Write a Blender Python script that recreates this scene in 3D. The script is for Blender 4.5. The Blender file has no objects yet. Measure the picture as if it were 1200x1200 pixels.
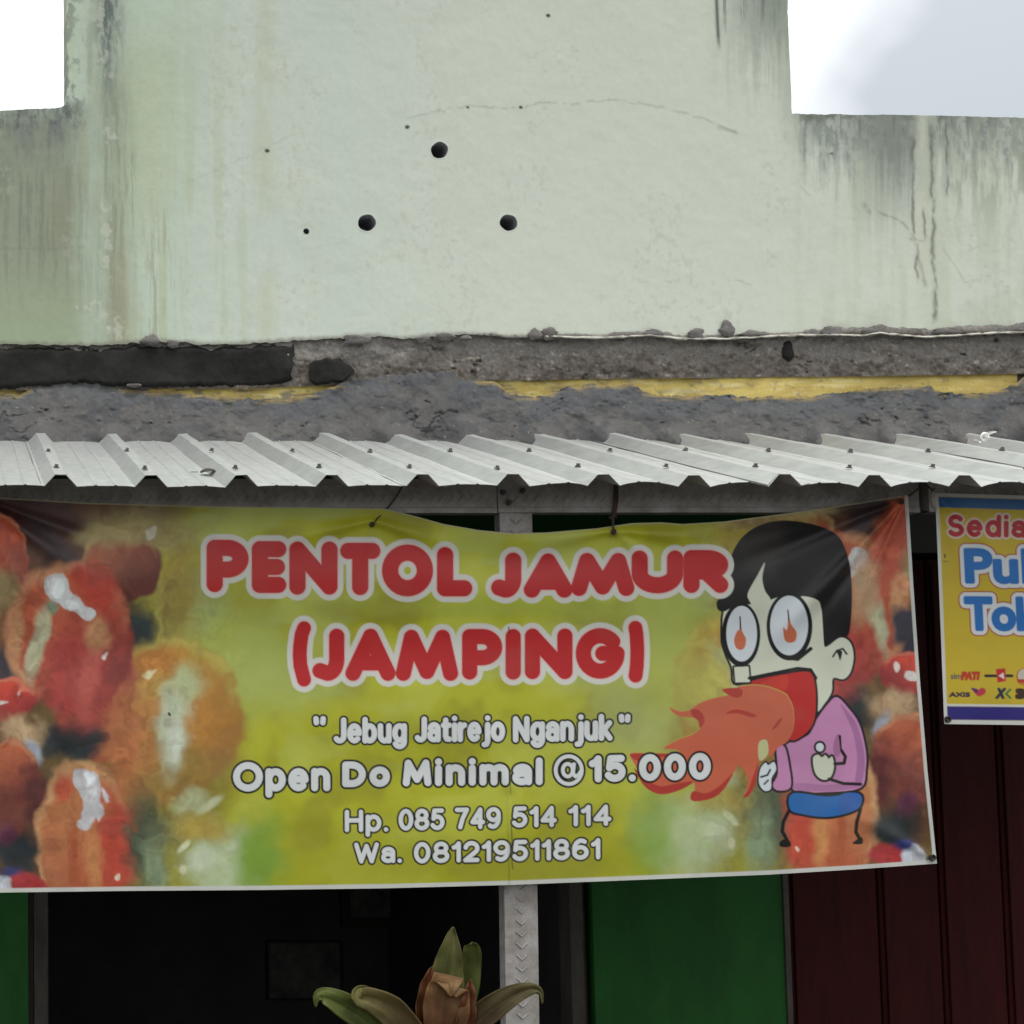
import bpy, bmesh, math, random
import numpy as np
from mathutils import Vector, Matrix

random.seed(7)
scene = bpy.context.scene
col = scene.collection
R = math.radians

# ------------------------------------------------------------------ camera
F_PX, CX, CY = 1711.0, -40.0, 780.0          # lens and axis in photo pixels (1200 px frame)
PITCH = R(4.0)
EYE = np.array([0.0, 0.0, 1.6])
cam = bpy.data.cameras.new('camera')
cam.sensor_width = 36.0
cam.lens = 36.0 * F_PX / 1200.0
cam.shift_x = (600.0 - CX) / 1200.0
cam.shift_y = (CY - 600.0) / 1200.0
cam.clip_start, cam.clip_end = 0.05, 2000.0
cam_o = bpy.data.objects.new('camera', cam)
col.objects.link(cam_o)
cam_o.location = EYE
cam_o.rotation_euler = (R(90) + PITCH, 0, 0)
scene.camera = cam_o
scene.render.resolution_x = scene.render.resolution_y = 1024

# ------------------------------------------------------------------ sky and sun
SUN_EL, SUN_AZ = R(64), R(135)               # azimuth clockwise from +Y
world = bpy.data.worlds.new('World')
scene.world = world
world.use_nodes = True
wn, wl = world.node_tree.nodes, world.node_tree.links
wn.clear()
out = wn.new('ShaderNodeOutputWorld')
bg = wn.new('ShaderNodeBackground')
bg.inputs['Strength'].default_value = 0.1
sky = wn.new('ShaderNodeTexSky')
sky.sky_type = 'NISHITA'
sky.sun_disc = False
sky.sun_elevation = SUN_EL
sky.sun_rotation = SUN_AZ
tc = wn.new('ShaderNodeTexCoord')
noise = wn.new('ShaderNodeTexNoise')
noise.noise_dimensions = '4D'
noise.inputs['W'].default_value = 3.0
noise.inputs['Scale'].default_value = 2.6
noise.inputs['Detail'].default_value = 5.0
noise.inputs['Roughness'].default_value = 0.5
ramp = wn.new('ShaderNodeValToRGB')
ramp.color_ramp.elements[0].position = 0.36
ramp.color_ramp.elements[0].color = (6.8, 7.25, 7.6, 1)
ramp.color_ramp.elements[1].position = 0.50
ramp.color_ramp.elements[1].color = (15.0, 15.2, 15.2, 1)
mix = wn.new('ShaderNodeMix')
mix.data_type = 'RGBA'
mix.inputs['Factor'].default_value = 0.88    # mostly cloud, a little clear sky between
wl.new(tc.outputs['Generated'], noise.inputs['Vector'])
wl.new(noise.outputs['Fac'], ramp.inputs['Fac'])
wl.new(sky.outputs['Color'], mix.inputs['A'])
# an overcast dome is about three times as bright overhead as at the horizon
sep = wn.new('ShaderNodeSeparateXYZ')
dome = wn.new('ShaderNodeMapRange')
dome.inputs['From Min'].default_value = 0.0; dome.inputs['From Max'].default_value = 1.0
dome.inputs['To Min'].default_value = 0.55; dome.inputs['To Max'].default_value = 1.5
mul = wn.new('ShaderNodeMix'); mul.data_type = 'RGBA'; mul.blend_type = 'MULTIPLY'; mul.inputs['Factor'].default_value = 1.0
wl.new(tc.outputs['Generated'], sep.inputs['Vector'])
wl.new(sep.outputs['Z'], dome.inputs['Value'])
wl.new(ramp.outputs['Color'], mul.inputs['A']); wl.new(dome.outputs['Result'], mul.inputs['B'])
wl.new(mul.outputs['Result'], mix.inputs['B'])
wl.new(mix.outputs['Result'], bg.inputs['Color'])
wl.new(bg.outputs['Background'], out.inputs['Surface'])

sun = bpy.data.lights.new('sun', 'SUN')
sun.energy = 1.3
sun.angle = R(14)
sun.color = (1.0, 0.97, 0.92)
sun_o = bpy.data.objects.new('sun', sun)
col.objects.link(sun_o)
sd = Vector((math.sin(SUN_AZ) * math.cos(SUN_EL), math.cos(SUN_AZ) * math.cos(SUN_EL), math.sin(SUN_EL)))
sun_o.rotation_euler = sd.to_track_quat('Z', 'Y').to_euler()
sun_o.location = (0, -5, 12)

scene.view_settings.view_transform = 'Standard'
scene.view_settings.look = 'None'
scene.view_settings.gamma = 1.0
scene.view_settings.use_curve_mapping = False
scene.view_settings.exposure = 0.2

# ------------------------------------------------------------------ places
CP, SP = math.cos(PITCH), math.sin(PITCH)
Y_EAVE, Y_BEAM, Y_BAN, Y_WALL = 3.20, 3.335, 3.317, 4.16

def at(u, v, Y):
    """point on the vertical plane at depth Y that the photo shows at pixel (u, v); arrays allowed"""
    u = np.asarray(u, float); v = np.asarray(v, float)
    x = (u - CX) / F_PX; y = -(v - CY) / F_PX
    dy = CP - y * SP; dz = SP + y * CP
    t = (Y - EYE[1]) / dy
    return np.stack([x * t, np.broadcast_to(np.asarray(Y, float), t.shape) * np.ones_like(t), EYE[2] + dz * t], -1)

def uv_of(P):
    P = np.asarray(P, float)
    X, Y, Z = P[..., 0], P[..., 1], P[..., 2] - EYE[2]
    d = Y * CP + Z * SP
    return CX + F_PX * X / d, CY - F_PX * (Z * CP - Y * SP) / d

def ax(u, v, Y): return float(at(u, v, Y)[0])
def az(u, v, Y): return float(at(u, v, Y)[2])

# ------------------------------------------------------------------ number noise
_lat = np.random.RandomState(11).rand(256, 256)
def vnoise(x, y):
    x = np.asarray(x, float); y = np.asarray(y, float)
    xi = np.floor(x).astype(int); yi = np.floor(y).astype(int)
    fx = x - xi; fy = y - yi
    fx = fx * fx * (3 - 2 * fx); fy = fy * fy * (3 - 2 * fy)
    a = _lat[xi & 255, yi & 255]; b = _lat[(xi + 1) & 255, yi & 255]
    c = _lat[xi & 255, (yi + 1) & 255]; d = _lat[(xi + 1) & 255, (yi + 1) & 255]
    return (a * (1 - fx) + b * fx) * (1 - fy) + (c * (1 - fx) + d * fx) * fy
def fbm(x, y, n=4, g=0.5):
    s = 0; a = 1.0; t = 0
    for i in range(n):
        s = s + a * vnoise(x * 2 ** i + 17.3 * i, y * 2 ** i + 9.1 * i); t += a; a *= g
    return s / t
def sstep(a, b, x):
    t = np.clip((x - a) / (b - a), 0, 1)
    return t * t * (3 - 2 * t)
def lin(c):
    c = np.asarray(c, float) / 255.0
    return np.where(c <= 0.04045, c / 12.92, ((c + 0.055) / 1.055) ** 2.4)
def trace(pts):
    p = np.array(pts, float)
    return lambda u: np.interp(u, p[:, 0], p[:, 1])

# ------------------------------------------------------------------ object helpers
def tag(o, label=None, cat=None, group=None, kind=None):
    if label: o['label'] = label
    if cat: o['category'] = cat
    if group: o['group'] = group
    if kind: o['kind'] = kind
    return o

def empty(name, loc, label=None, cat=None, group=None):
    o = bpy.data.objects.new(name, None)
    o.empty_display_size = 0.1
    col.objects.link(o)
    o.location = Vector([float(a) for a in loc])
    return tag(o, label, cat, group)

def link(name, me, mat, parent=None):
    if mat is not None and not me.materials: me.materials.append(mat)
    o = bpy.data.objects.new(name, me)
    col.objects.link(o)
    if parent is not None:
        o.parent = parent
        o.matrix_parent_inverse = parent_inverse(parent)
    return o

def parent_inverse(p):
    # things are only translated and their meshes keep world coordinates, so the inverse is a plain shift
    return Matrix.Translation(-p.location) if p.parent is None else Matrix()

def mesh(name, verts, faces, mat, parent=None, smooth=False, colors=None, sharp=None):
    me = bpy.data.meshes.new(name)
    me.from_pydata([tuple(map(float, v)) for v in verts], [], [tuple(map(int, f)) for f in faces])
    me.validate()
    me.update()
    if smooth:
        me.shade_smooth()
        if sharp: me.set_sharp_from_angle(angle=R(sharp))
    if colors is not None: paint(me, colors)
    return link(name, me, mat, parent)

def paint(me, colors):
    a = me.color_attributes.new('paint', 'FLOAT_COLOR', 'POINT')
    c = np.ones((len(me.vertices), 4), np.float32)
    c[:, :3] = colors
    a.data.foreach_set('color', c.ravel())

def grid(name, P, mat, parent=None, smooth=True, colors=None, keep=None, flip=False):
    """P (rows, cols, 3) -> one quad sheet, built fast"""
    n, m = P.shape[:2]
    idx = np.arange(n * m).reshape(n, m)
    q = np.stack([idx[:-1, :-1], idx[1:, :-1], idx[1:, 1:], idx[:-1, 1:]], -1).reshape(-1, 4)
    if flip: q = q[:, ::-1]
    if keep is not None: q = q[keep.reshape(-1)]
    me = bpy.data.meshes.new(name)
    me.vertices.add(n * m)
    me.vertices.foreach_set('co', P.reshape(-1).astype(np.float32))
    me.loops.add(q.size)
    me.loops.foreach_set('vertex_index', q.reshape(-1).astype(np.int32))
    me.polygons.add(len(q))
    me.polygons.foreach_set('loop_start', (np.arange(len(q)) * 4).astype(np.int32))
    me.update(calc_edges=True)
    me.validate()
    if smooth: me.shade_smooth()
    else: me.shade_flat()
    if colors is not None: paint(me, colors.reshape(-1, 3))
    return link(name, me, mat, parent)

def box_data(x0, x1, y0, y1, z0, z1):
    v = [(x0, y0, z0), (x1, y0, z0), (x1, y1, z0), (x0, y1, z0), (x0, y0, z1), (x1, y0, z1), (x1, y1, z1), (x0, y1, z1)]
    f = [(0, 3, 2, 1), (4, 5, 6, 7), (0, 1, 5, 4), (1, 2, 6, 5), (2, 3, 7, 6), (3, 0, 4, 7)]
    return v, f

def box(name, x0, x1, y0, y1, z0, z1, mat, parent=None, bevel=0.0):
    v, f = box_data(x0, x1, y0, y1, z0, z1)
    o = mesh(name, v, f, mat, parent)
    if bevel:
        bm = bmesh.new(); bm.from_mesh(o.data)
        bmesh.ops.bevel(bm, geom=bm.edges[:], offset=bevel, segments=2, affect='EDGES', profile=0.5)
        bm.to_mesh(o.data); bm.free()
    return o

def tube(path, r, n=8):
    """verts, faces of a round bar along points; r a number or one per point"""
    P = [Vector([float(a) for a in p]) for p in path]
    rr = r if hasattr(r, '__len__') else [r] * len(P)
    V, Fc = [], []
    ref = Vector((0.3, 0.2, 0.93))
    for i, p in enumerate(P):
        d = (P[min(i + 1, len(P) - 1)] - P[max(i - 1, 0)]).normalized()
        a = d.cross(ref)
        if a.length < 1e-3: a = d.cross(Vector((1, 0, 0)))
        a.normalize(); b = d.cross(a)
        for k in range(n):
            t = 2 * math.pi * k / n
            V.append(p + (a * math.cos(t) + b * math.sin(t)) * rr[i])
    for i in range(len(P) - 1):
        for k in range(n):
            Fc.append((i * n + k, i * n + (k + 1) % n, (i + 1) * n + (k + 1) % n, (i + 1) * n + k))
    Fc.append(tuple(range(n))[::-1]); Fc.append(tuple(range((len(P) - 1) * n, len(P) * n)))
    return V, Fc

def join(parts):
    V, Fc = [], []
    for v, f in parts:
        o = len(V); V += list(v); Fc += [tuple(i + o for i in q) for q in f]
    return V, Fc

# ------------------------------------------------------------------ materials
def material(name, base=(0.5, 0.5, 0.5), rough=0.8, metal=0.0, spec=0.5, attr=False,
             mottle=None, scale=8.0, detail=5.0, stretch=(1, 1, 1), bump=0.0, bump_scale=60.0,
             grain=0.0, grain_scale=220.0, rough_var=0.0, trans=0.0):
    """base colour (or painted attribute), mottled by noise towards a second colour, fine grain and relief"""
    m = bpy.data.materials.new(name)
    m.use_nodes = True
    n, l = m.node_tree.nodes, m.node_tree.links
    b = n['Principled BSDF']
    b.inputs['Roughness'].default_value = rough
    b.inputs['Metallic'].default_value = metal
    b.inputs['Specular IOR Level'].default_value = spec
    t = n.new('ShaderNodeTexCoord')
    mp = n.new('ShaderNodeMapping')
    mp.inputs['Scale'].default_value = stretch
    l.new(t.outputs['Object'], mp.inputs['Vector'])
    if attr:
        a = n.new('ShaderNodeAttribute'); a.attribute_name = 'paint'
        src = a.outputs['Color']
    else:
        a = n.new('ShaderNodeRGB'); a.outputs[0].default_value = (*base, 1)
        src = a.outputs[0]
    if mottle is not None:
        nz = n.new('ShaderNodeTexNoise')
        nz.inputs['Scale'].default_value = scale; nz.inputs['Detail'].default_value = detail
        nz.inputs['Roughness'].default_value = 0.62
        l.new(mp.outputs['Vector'], nz.inputs['Vector'])
        cr = n.new('ShaderNodeValToRGB')
        cr.color_ramp.elements[0].position = 0.36; cr.color_ramp.elements[1].position = 0.66
        l.new(nz.outputs['Fac'], cr.inputs['Fac'])
        mx = n.new('ShaderNodeMix'); mx.data_type = 'RGBA'
        l.new(cr.outputs['Color'], mx.inputs['Factor'])
        l.new(src, mx.inputs['A']); mx.inputs['B'].default_value = (*mottle, 1)
        src = mx.outputs['Result']
    if grain:
        ng = n.new('ShaderNodeTexNoise')
        ng.inputs['Scale'].default_value = grain_scale; ng.inputs['Detail'].default_value = 3.0
        l.new(mp.outputs['Vector'], ng.inputs['Vector'])
        mr = n.new('ShaderNodeMapRange')
        mr.inputs['From Min'].default_value = 0.25; mr.inputs['From Max'].default_value = 0.75
        mr.inputs['To Min'].default_value = 1 - grain; mr.inputs['To Max'].default_value = 1 + grain
        l.new(ng.outputs['Fac'], mr.inputs['Value'])
        mg = n.new('ShaderNodeMix'); mg.data_type = 'RGBA'; mg.blend_type = 'MULTIPLY'
        mg.inputs['Factor'].default_value = 1.0
        l.new(src, mg.inputs['A']); l.new(mr.outputs['Result'], mg.inputs['B'])
        src = mg.outputs['Result']
    l.new(src, b.inputs['Base Color'])
    if rough_var:
        nr = n.new('ShaderNodeTexNoise'); nr.inputs['Scale'].default_value = 9.0; nr.inputs['Detail'].default_value = 6.0
        l.new(mp.outputs['Vector'], nr.inputs['Vector'])
        m2 = n.new('ShaderNodeMapRange')
        m2.inputs['To Min'].default_value = max(0.05, rough - rough_var); m2.inputs['To Max'].default_value = min(1, rough + rough_var)
        l.new(nr.outputs['Fac'], m2.inputs['Value']); l.new(m2.outputs['Result'], b.inputs['Roughness'])
    if bump:
        nb = n.new('ShaderNodeTexNoise')
        nb.inputs['Scale'].default_value = bump_scale; nb.inputs['Detail'].default_value = 6.0
        l.new(mp.outputs['Vector'], nb.inputs['Vector'])
        bp = n.new('ShaderNodeBump')
        bp.inputs['Strength'].default_value = 1.0; bp.inputs['Distance'].default_value = bump
        l.new(nb.outputs['Fac'], bp.inputs['Height'])
        l.new(bp.outputs['Normal'], b.inputs['Normal'])
    if trans:
        b.inputs['Transmission Weight'].default_value = trans
    return m

M = {
 'ground': material('ground_asphalt', (0.06, 0.057, 0.053), 0.95, mottle=(0.045, 0.043, 0.041), scale=1.5, bump=0.01, grain=0.15),
 'terrace': material('terrace_cement', (0.13, 0.127, 0.12), 0.85, mottle=(0.09, 0.087, 0.083), scale=3, bump=0.002, grain=0.1),
 'plaster': material('painted_plaster', attr=True, rough=0.9, bump=0.0003, bump_scale=40, grain=0.03, grain_scale=70),
 'masonry': material('brickwork', (0.18, 0.12, 0.09), 0.95, mottle=(0.10, 0.085, 0.07), scale=16),
 'band': material('raw_concrete', attr=True, rough=0.95, bump=0.004, bump_scale=60, grain=0.3, grain_scale=110, detail=8),
 'patch': material('dark_render', (0.013, 0.0125, 0.0115), 0.95, spec=0.2, mottle=(0.026, 0.025, 0.0225), scale=9, bump=0.0025, bump_scale=50, grain=0.2),
 'dab': material('cement_dab', (0.15, 0.14, 0.13), 0.93, mottle=(0.11, 0.10, 0.095), scale=30, bump=0.002, grain=0.2),
 'mortar': material('cement_mortar', attr=True, rough=0.93, bump=0.002, bump_scale=45, grain=0.12, grain_scale=120),
 'yellow': material('yellow_paint', attr=True, rough=0.8, bump=0.001, grain=0.12),
 'green': material('green_paint', (0.011, 0.078, 0.012), 0.75, spec=0.2, mottle=(0.008, 0.054, 0.010), scale=7, detail=8, stretch=(1, 1, .4), bump=0.001, grain=0.05),
 'maroon': material('maroon_gloss_paint', (0.036, 0.0055, 0.005), 0.7, spec=0.08, mottle=(0.024, 0.0045, 0.004), scale=6, stretch=(4, 4, 0.5), bump=0.0006, grain=0.15),
 'frame': material('grey_door_frame', (0.055, 0.052, 0.045), 0.8, spec=0.2, mottle=(0.03, 0.025, 0.02), scale=14, stretch=(1, 1, 0.3), grain=0.2),
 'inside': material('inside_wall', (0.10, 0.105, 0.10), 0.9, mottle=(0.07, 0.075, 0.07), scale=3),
 'wood': material('dark_wood', (0.06, 0.04, 0.028), 0.6, mottle=(0.035, 0.024, 0.018), scale=8, stretch=(6, 6, 0.6)),
 'paper': material('picture_paper', (0.2, 0.2, 0.17), 0.6, mottle=(0.05, 0.055, 0.05), scale=9),
 'zinc': material('galvalume_sheet', (0.69, 0.70, 0.685), 0.42, metal=0.8, mottle=(0.56, 0.565, 0.55), scale=9, detail=8, grain=0.10, grain_scale=60, rough_var=0.12, stretch=(1, 0.22, 1)),
 'steel': material('light_steel_channel', (0.37, 0.355, 0.34), 0.6, metal=0.4, mottle=(0.24, 0.215, 0.19), scale=18, grain=0.12, grain_scale=150, rough_var=0.1),
 'cut': material('cut_sheet_edge', (0.30, 0.30, 0.29), 0.7, metal=0.3, grain=0.2),
 'screw': material('roofing_screw', (0.10, 0.10, 0.10), 0.55, metal=0.5, grain=0.2),
 'print': material('vinyl_print', attr=True, rough=0.4, spec=0.3, grain=0.02, grain_scale=400, bump=0.0002, bump_scale=500),
 'vinyl_white': material('vinyl_white_edge', (0.74, 0.75, 0.73), 0.5, mottle=(0.62, 0.62, 0.59), scale=25),
 'eyelet': material('eyelet_metal', (0.05, 0.048, 0.045), 0.4, metal=0.7),
 'cord': material('brown_cord', (0.085, 0.05, 0.045), 0.9, mottle=(0.05, 0.03, 0.028), scale=60),
 'rag': material('grey_rag', (0.36, 0.34, 0.32), 0.9, mottle=(0.22, 0.2, 0.19), scale=30),
 'leaf': material('green_leaf', attr=True, rough=0.6, spec=0.2, grain=0.15, grain_scale=60, bump=0.0008, bump_scale=90),
 'stem': material('plant_stem', (0.10, 0.075, 0.045), 0.8, mottle=(0.06, 0.05, 0.03), scale=30, bump=0.002),
 'pot': material('black_plastic_pot', (0.03, 0.03, 0.03), 0.5, grain=0.2),
 'soil': material('soil', (0.05, 0.038, 0.028), 0.95, bump=0.01, grain=0.4),
 'dry': material('dry_leaf', (0.03, 0.022, 0.015), 0.8, grain=0.3),
 'tab': material('bright_metal', (0.85, 0.85, 0.83), 0.3, metal=0.7, grain=0.1),
 'hole': material('pipe_wall', (0.22, 0.22, 0.235), 0.8, grain=0.2),
}
K_ALB = 0.985                                  # photo tone -> surface colour for painted plaster
K_INK = 0.72                                  # photo tone -> ink colour on the vinyl (set against the render)

# ------------------------------------------------------------------ ground and terrace
mesh('ground', [(-300, -300, 0), (300, -300, 0), (300, 300, 0), (-300, 300, 0)], [(0, 1, 2, 3)], M['ground'])
tag(bpy.data.objects['ground'], kind='structure')
tag(box('terrace', -4.0, 7.0, 2.75, 4.10, 0.0, 0.12, M['terrace']), kind='structure')

# ------------------------------------------------------------------ shop building
XL, XR = ax(-400, 300, Y_WALL), ax(1700, 300, Y_WALL)
building = empty('shop_building', (ax(500, 700, Y_WALL), Y_WALL, 0.12),
                 'pale green stained shop front with stepped parapet, green walls and dark doorway', 'building')

Y_SKIN = Y_WALL - 0.018
v_low = trace([(-200, 405), (0, 403), (60, 404), (110, 405), (150, 402), (200, 401), (250, 404), (300, 402), (345, 399), (400, 396),
               (440, 394), (470, 397), (520, 393), (560, 392), (600, 396), (640, 394), (700, 396), (760, 393), (800, 397), (853, 397),
               (900, 394), (966, 392), (1013, 393), (1030, 390), (1083, 395), (1133, 392), (1200, 389), (1400, 388)])
def stripe(u, c, w): return np.exp(-((u - c) / w) ** 2)

def seg_dist(u, v, pts):
    d = np.full(np.shape(u), 1e9)
    for (a, b), (c, e) in zip(pts[:-1], pts[1:]):
        dx, dy = c - a, e - b
        t = np.clip(((u - a) * dx + (v - b) * dy) / (dx * dx + dy * dy + 1e-9), 0, 1)
        d = np.minimum(d, np.hypot(u - a - t * dx, v - b - t * dy))
    return d

def wall_paint(u, v):
    """weathered paint: base tints, run-down stains, flakes, cracks"""
    C = np.zeros(u.shape + (3,))
    def lay(c, a):
        nonlocal C
        a = np.clip(a, 0, 1)[..., None]
        C = C * (1 - a) + lin(c) * a
    big = fbm(u / 170, v / 220, 4)
    mid = fbm(u / 45 + 3, v / 70 + 8, 4)
    run = fbm(u / 5 + 40 + .6 * fbm(u / 30, v / 40, 2), v / 90 + 5, 5, 0.66)            # streaks running down
    run2 = fbm(u / 16 + 90, v / 190 + 15, 3, 0.55)
    fine = fbm(u / 5 + 13, v / 6 + 31, 3, 0.6)
    C[:] = lin((186, 195, 183))
    lay((193, 198, 183), sstep(330, 640, u + 140 * (big - 0.5)))
    lay((193, 198, 186), 0.6 * sstep(0.5, 0.75, mid))
    lay((172, 187, 166), 0.75 * sstep(330, 140, u + 160 * (big - .5)))
    lay((170, 180, 148), 0.65 * stripe(u, 172, 34) * sstep(10, 90, v) * sstep(330, 200, v))
    lay((170, 178, 148), 0.8 * sstep(0.5, 0.7, run2) * sstep(430, 120, u) * (0.3 + 0.7 * sstep(0, 300, v)))
    lay((178, 180, 152), 0.5 * stripe(u, 312, 11) * sstep(.35, .6, mid + 0.1))
    # left wing, dirty olive
    L = sstep(122, 66, u + 26 * (mid - .5))
    lay((134, 140, 121), 0.94 * L * sstep(110, 150, v))
    lay((118, 124, 106), 0.75 * L * sstep(0.47, 0.66, run) * sstep(120, 240, v) * sstep(400, 300, v))
    lay((126, 128, 104), 0.6 * stripe(u, 78, 16) * sstep(180, 260, v) * sstep(345, 270, v))
    lay((150, 164, 132), 0.6 * L * sstep(270, 390, v))
    lay((104, 110, 106), 0.9 * L * sstep(200, 124, v + 130 * (run - .5)) * sstep(112, 126, v) * (.55 + .45 * sstep(.4, .58, fbm(u / 6 + 70, v / 10, 4, .65))))
    lay((76, 80, 76), 0.7 * L * sstep(158, 128, v + 50 * (fine - .5)) * sstep(.5, .62, fbm(u / 7 + 20, v / 12, 4, .6)))
    # dark run below the upper left corner
    s = stripe(u, 127, 15 + 3 * (mid - .5)) ** .7
    lay((88, 97, 95), s * sstep(190, 20, v + 150 * (run - .5)) * (.55 + .45 * sstep(.4, .6, fbm(u / 4 + 9, v / 14, 4, .65))))
    lay((122, 128, 106), 0.8 * stripe(u, 132, 22) * sstep(50, 140, v) * (.6 + .4 * sstep(.4, .6, run)))
    lay((148, 146, 122), 0.6 * stripe(u, 140, 13) * sstep(230, 330, v + 60 * (run - .5)))
    lay((148, 150, 128), 0.7 * stripe(u, 185, 22) * sstep(.48, .62, run) * sstep(200, 300, v))
    lay((110, 118, 98), 0.6 * stripe(u, 152, 5) * sstep(.45, .6, run) * sstep(165, 185, v) * sstep(300, 240, v))
    for cx, cy, rx, ry in ((116, 20, 6, 16), (121, 66, 7, 7), (127, 88, 8, 6), (129, 155, 9, 11), (124, 285, 6, 45), (116, 368, 16, 14), (137, 388, 9, 12)):
        d = np.hypot((u - cx) / rx, (v - cy) / ry) + 2.2 * (fine - .5) + 1.2 * (mid - .5)
        lay((182, 184, 168), 0.6 * sstep(1.05, .7, d) * sstep(.36, .56, fbm(u / 6 + 21, v / 9 + 2, 3, .6)))
    # upper right corner of the tall part
    Rt = sstep(815, 915, u) * sstep(140, 0, v + 150 * (run - .5))
    lay((130, 137, 126), 0.95 * Rt)
    lay((86, 90, 82), 0.6 * sstep(.5, .7, run) * sstep(835, 850, u) * sstep(933, 915, u) * sstep(46, 5, v + 70 * (mid - .5)))
    lay((60, 60, 56), 0.9 * stripe(u, 840 + 2.5 * v / 60, 2.1) * sstep(66, 40, v + 20 * (fine - .5)))
    lay((150, 158, 140), .55 * stripe(u, 925, 12) * sstep(220, 90, v))
    # right wing
    W = sstep(925, 945, u)
    lay((176, 182, 160), .5 * W * sstep(.4, .7, run2))
    lay((126, 133, 126), 0.95 * W * sstep(232, 140, v + 125 * (run - .5)) * (.6 + .4 * sstep(.4, .58, fbm(u / 6 + 20, v / 13, 4, .65))))
    lay((96, 98, 90), .75 * W * sstep(146, 137, v + 12 * (fine - .5)) * sstep(.42, .6, fbm(u / 12 + 5, v / 12, 3)))
    lay((122, 127, 118), 0.9 * W * stripe(u, 1042, 36) * sstep(310, 150, v + 70 * (run - .5)))
    lay((98, 102, 94), 0.7 * W * sstep(.5, .7, run) * sstep(188, 138, v + 60 * (mid - .5)))
    lay((138, 145, 130), 0.7 * W * sstep(1090, 1125, u) * sstep(.46, .62, fbm(u / 9, v / 40 + 50, 4)) * sstep(310, 170, v))
    lay((186, 190, 172), 0.8 * stripe(u, 1081, 8) * W * sstep(385, 340, v))
    lay((172, 177, 162), 0.7 * stripe(u, 1079, 9) * sstep(170, 180, v) * sstep(232, 215, v))
    for e, w, v0, v1 in ((1072, 2.2, 150, 335), (1093, 2.6, 140, 382), (1082, 1.8, 240, 285), (1062, 1.6, 140, 170), (1112, 1.6, 138, 235), (1088, 1.8, 340, 384)):
        lay((86, 84, 76), .75 * stripe(u + 7 * (fbm(u / 40 + e, v / 14, 3) - .5), e + 4 * (v - 260) / 120, w * (.6 + .8 * mid)) * sstep(v0, v0 + 12, v) * sstep(v1, v1 - 14, v) * sstep(.3, .62, fbm(u / 5, v / 22 + e, 4, .6)))
    # dirt low down and thin cracks
    lay((160, 166, 142), .45 * sstep(330, 395, v) * sstep(.45, .65, mid) * sstep(900, 980, u))
    lay((165, 170, 150), .35 * sstep(.58, .75, fine) * sstep(.45, .65, mid))
    lay((120, 118, 106), .8 * sstep(6, 0, v_low(u) - v + 5 * (fine - .5)))
    cracks = [
        ([(476, 139), (500, 135), (525, 128), (550, 124), (580, 125), (612, 126), (632, 120), (660, 120), (682, 122), (686, 119), (720, 117), (760, 121), (800, 130), (830, 139), (862, 154)], 1.2, .62),
        ([(840, 147), (862, 154)], 2.6, .5), ([(1013, 240), (1018, 248)], 2.6, .8), ([(1030, 249), (1045, 254), (1058, 260), (1068, 272), (1074, 281)], 1.4, .85),
        ([(1074, 281), (1076, 300), (1082, 325), (1085, 335)], 2.0, .75), ([(1105, 290), (1122, 315), (1131, 332), (1152, 328)], 1.0, .5),
        ([(861, 328), (880, 333)], 1.2, .5), ([(210, 214), (260, 198), (313, 172), (345, 158)], 1.0, .28), ([(0, 291), (60, 293), (100, 290)], 1.0, .35),
        ([(360, 292), (400, 284), (425, 270)], .9, .25), ([(1068, 280), (1094, 281)], 1.3, .8), ([(938, 218), (950, 231)], 1.4, .4)]
    for pts, w, a in cracks:
        x0 = min(p[0] for p in pts) - 12; x1 = max(p[0] for p in pts) + 12
        y0 = min(p[1] for p in pts) - 12; y1 = max(p[1] for p in pts) + 12
        k = (u > x0) & (u < x1) & (v > y0) & (v < y1)
        if k.any():
            d = seg_dist(u[k] + 5 * (fine[k] - .5), v[k] + 6 * (fine[k] - .5) + 7 * (mid[k] - .5), pts)
            al = np.zeros(u.shape); al[k] = .48 * a * np.exp(-(d / w) ** 2) * sstep(.3, .62, fbm(u[k] / 9 + 4, v[k] / 9, 3, .6) + .08)
            lay((84, 82, 74), al)
    for cx, cy, r in ((477, 149, 2.6), (643, 18, 2.6), (313, 177, 2.9), (975, 180, 1.6), (548, 126, 2), (610, 126, 2)):
        lay((46, 44, 40), .95 * sstep(r + .8, r - .8, np.hypot(u - cx, (v - cy) * 1.2) + 1.4 * (fine - .5)))
    return C * K_ALB

# outlines of the three wall fields, in photo pixels on the wall plane
STEP_L, STEP_R = 79.0, 931.0
HOLES = [(515, 176, 10.2), (430, 261, 10.4), (596, 261, 10.2), (359, 271, 3.6)]
hole_xyz = [(at(u, v, Y_SKIN), r * 0.00243) for u, v, r in HOLES]

def wall_field(u_l, u_r, v_top, nu, nv):
    """front sheet between two side edges (functions of v) and a ragged foot"""
    s = np.linspace(0, 1, nu)[None, :]; t = np.linspace(0, 1, nv)[:, None]
    uu = u_l(200) * (1 - s) + u_r(200) * s + 0 * t
    vt = v_top(uu); vb = v_low(uu) + 5.0 * (fbm(uu / 9, uu * 0 + 3.3, 4, .6) - .5)
    vv = vt * (1 - t) + vb * t
    uu = u_l(vv) * (1 - s) + u_r(vv) * s
    P = at(uu, vv, Y_SKIN)
    calm = np.ones(uu.shape)
    for hu, hv, hr in HOLES: calm = np.minimum(calm, sstep(hr * 1.3, hr * 3, np.hypot(uu - hu, vv - hv)))
    P[..., 1] += calm * (0.006 * (fbm(uu / 120, vv / 120, 3) - .5) + 0.0016 * (fbm(uu / 14, vv / 14, 3) - .5))
    return P, uu, vv

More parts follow.
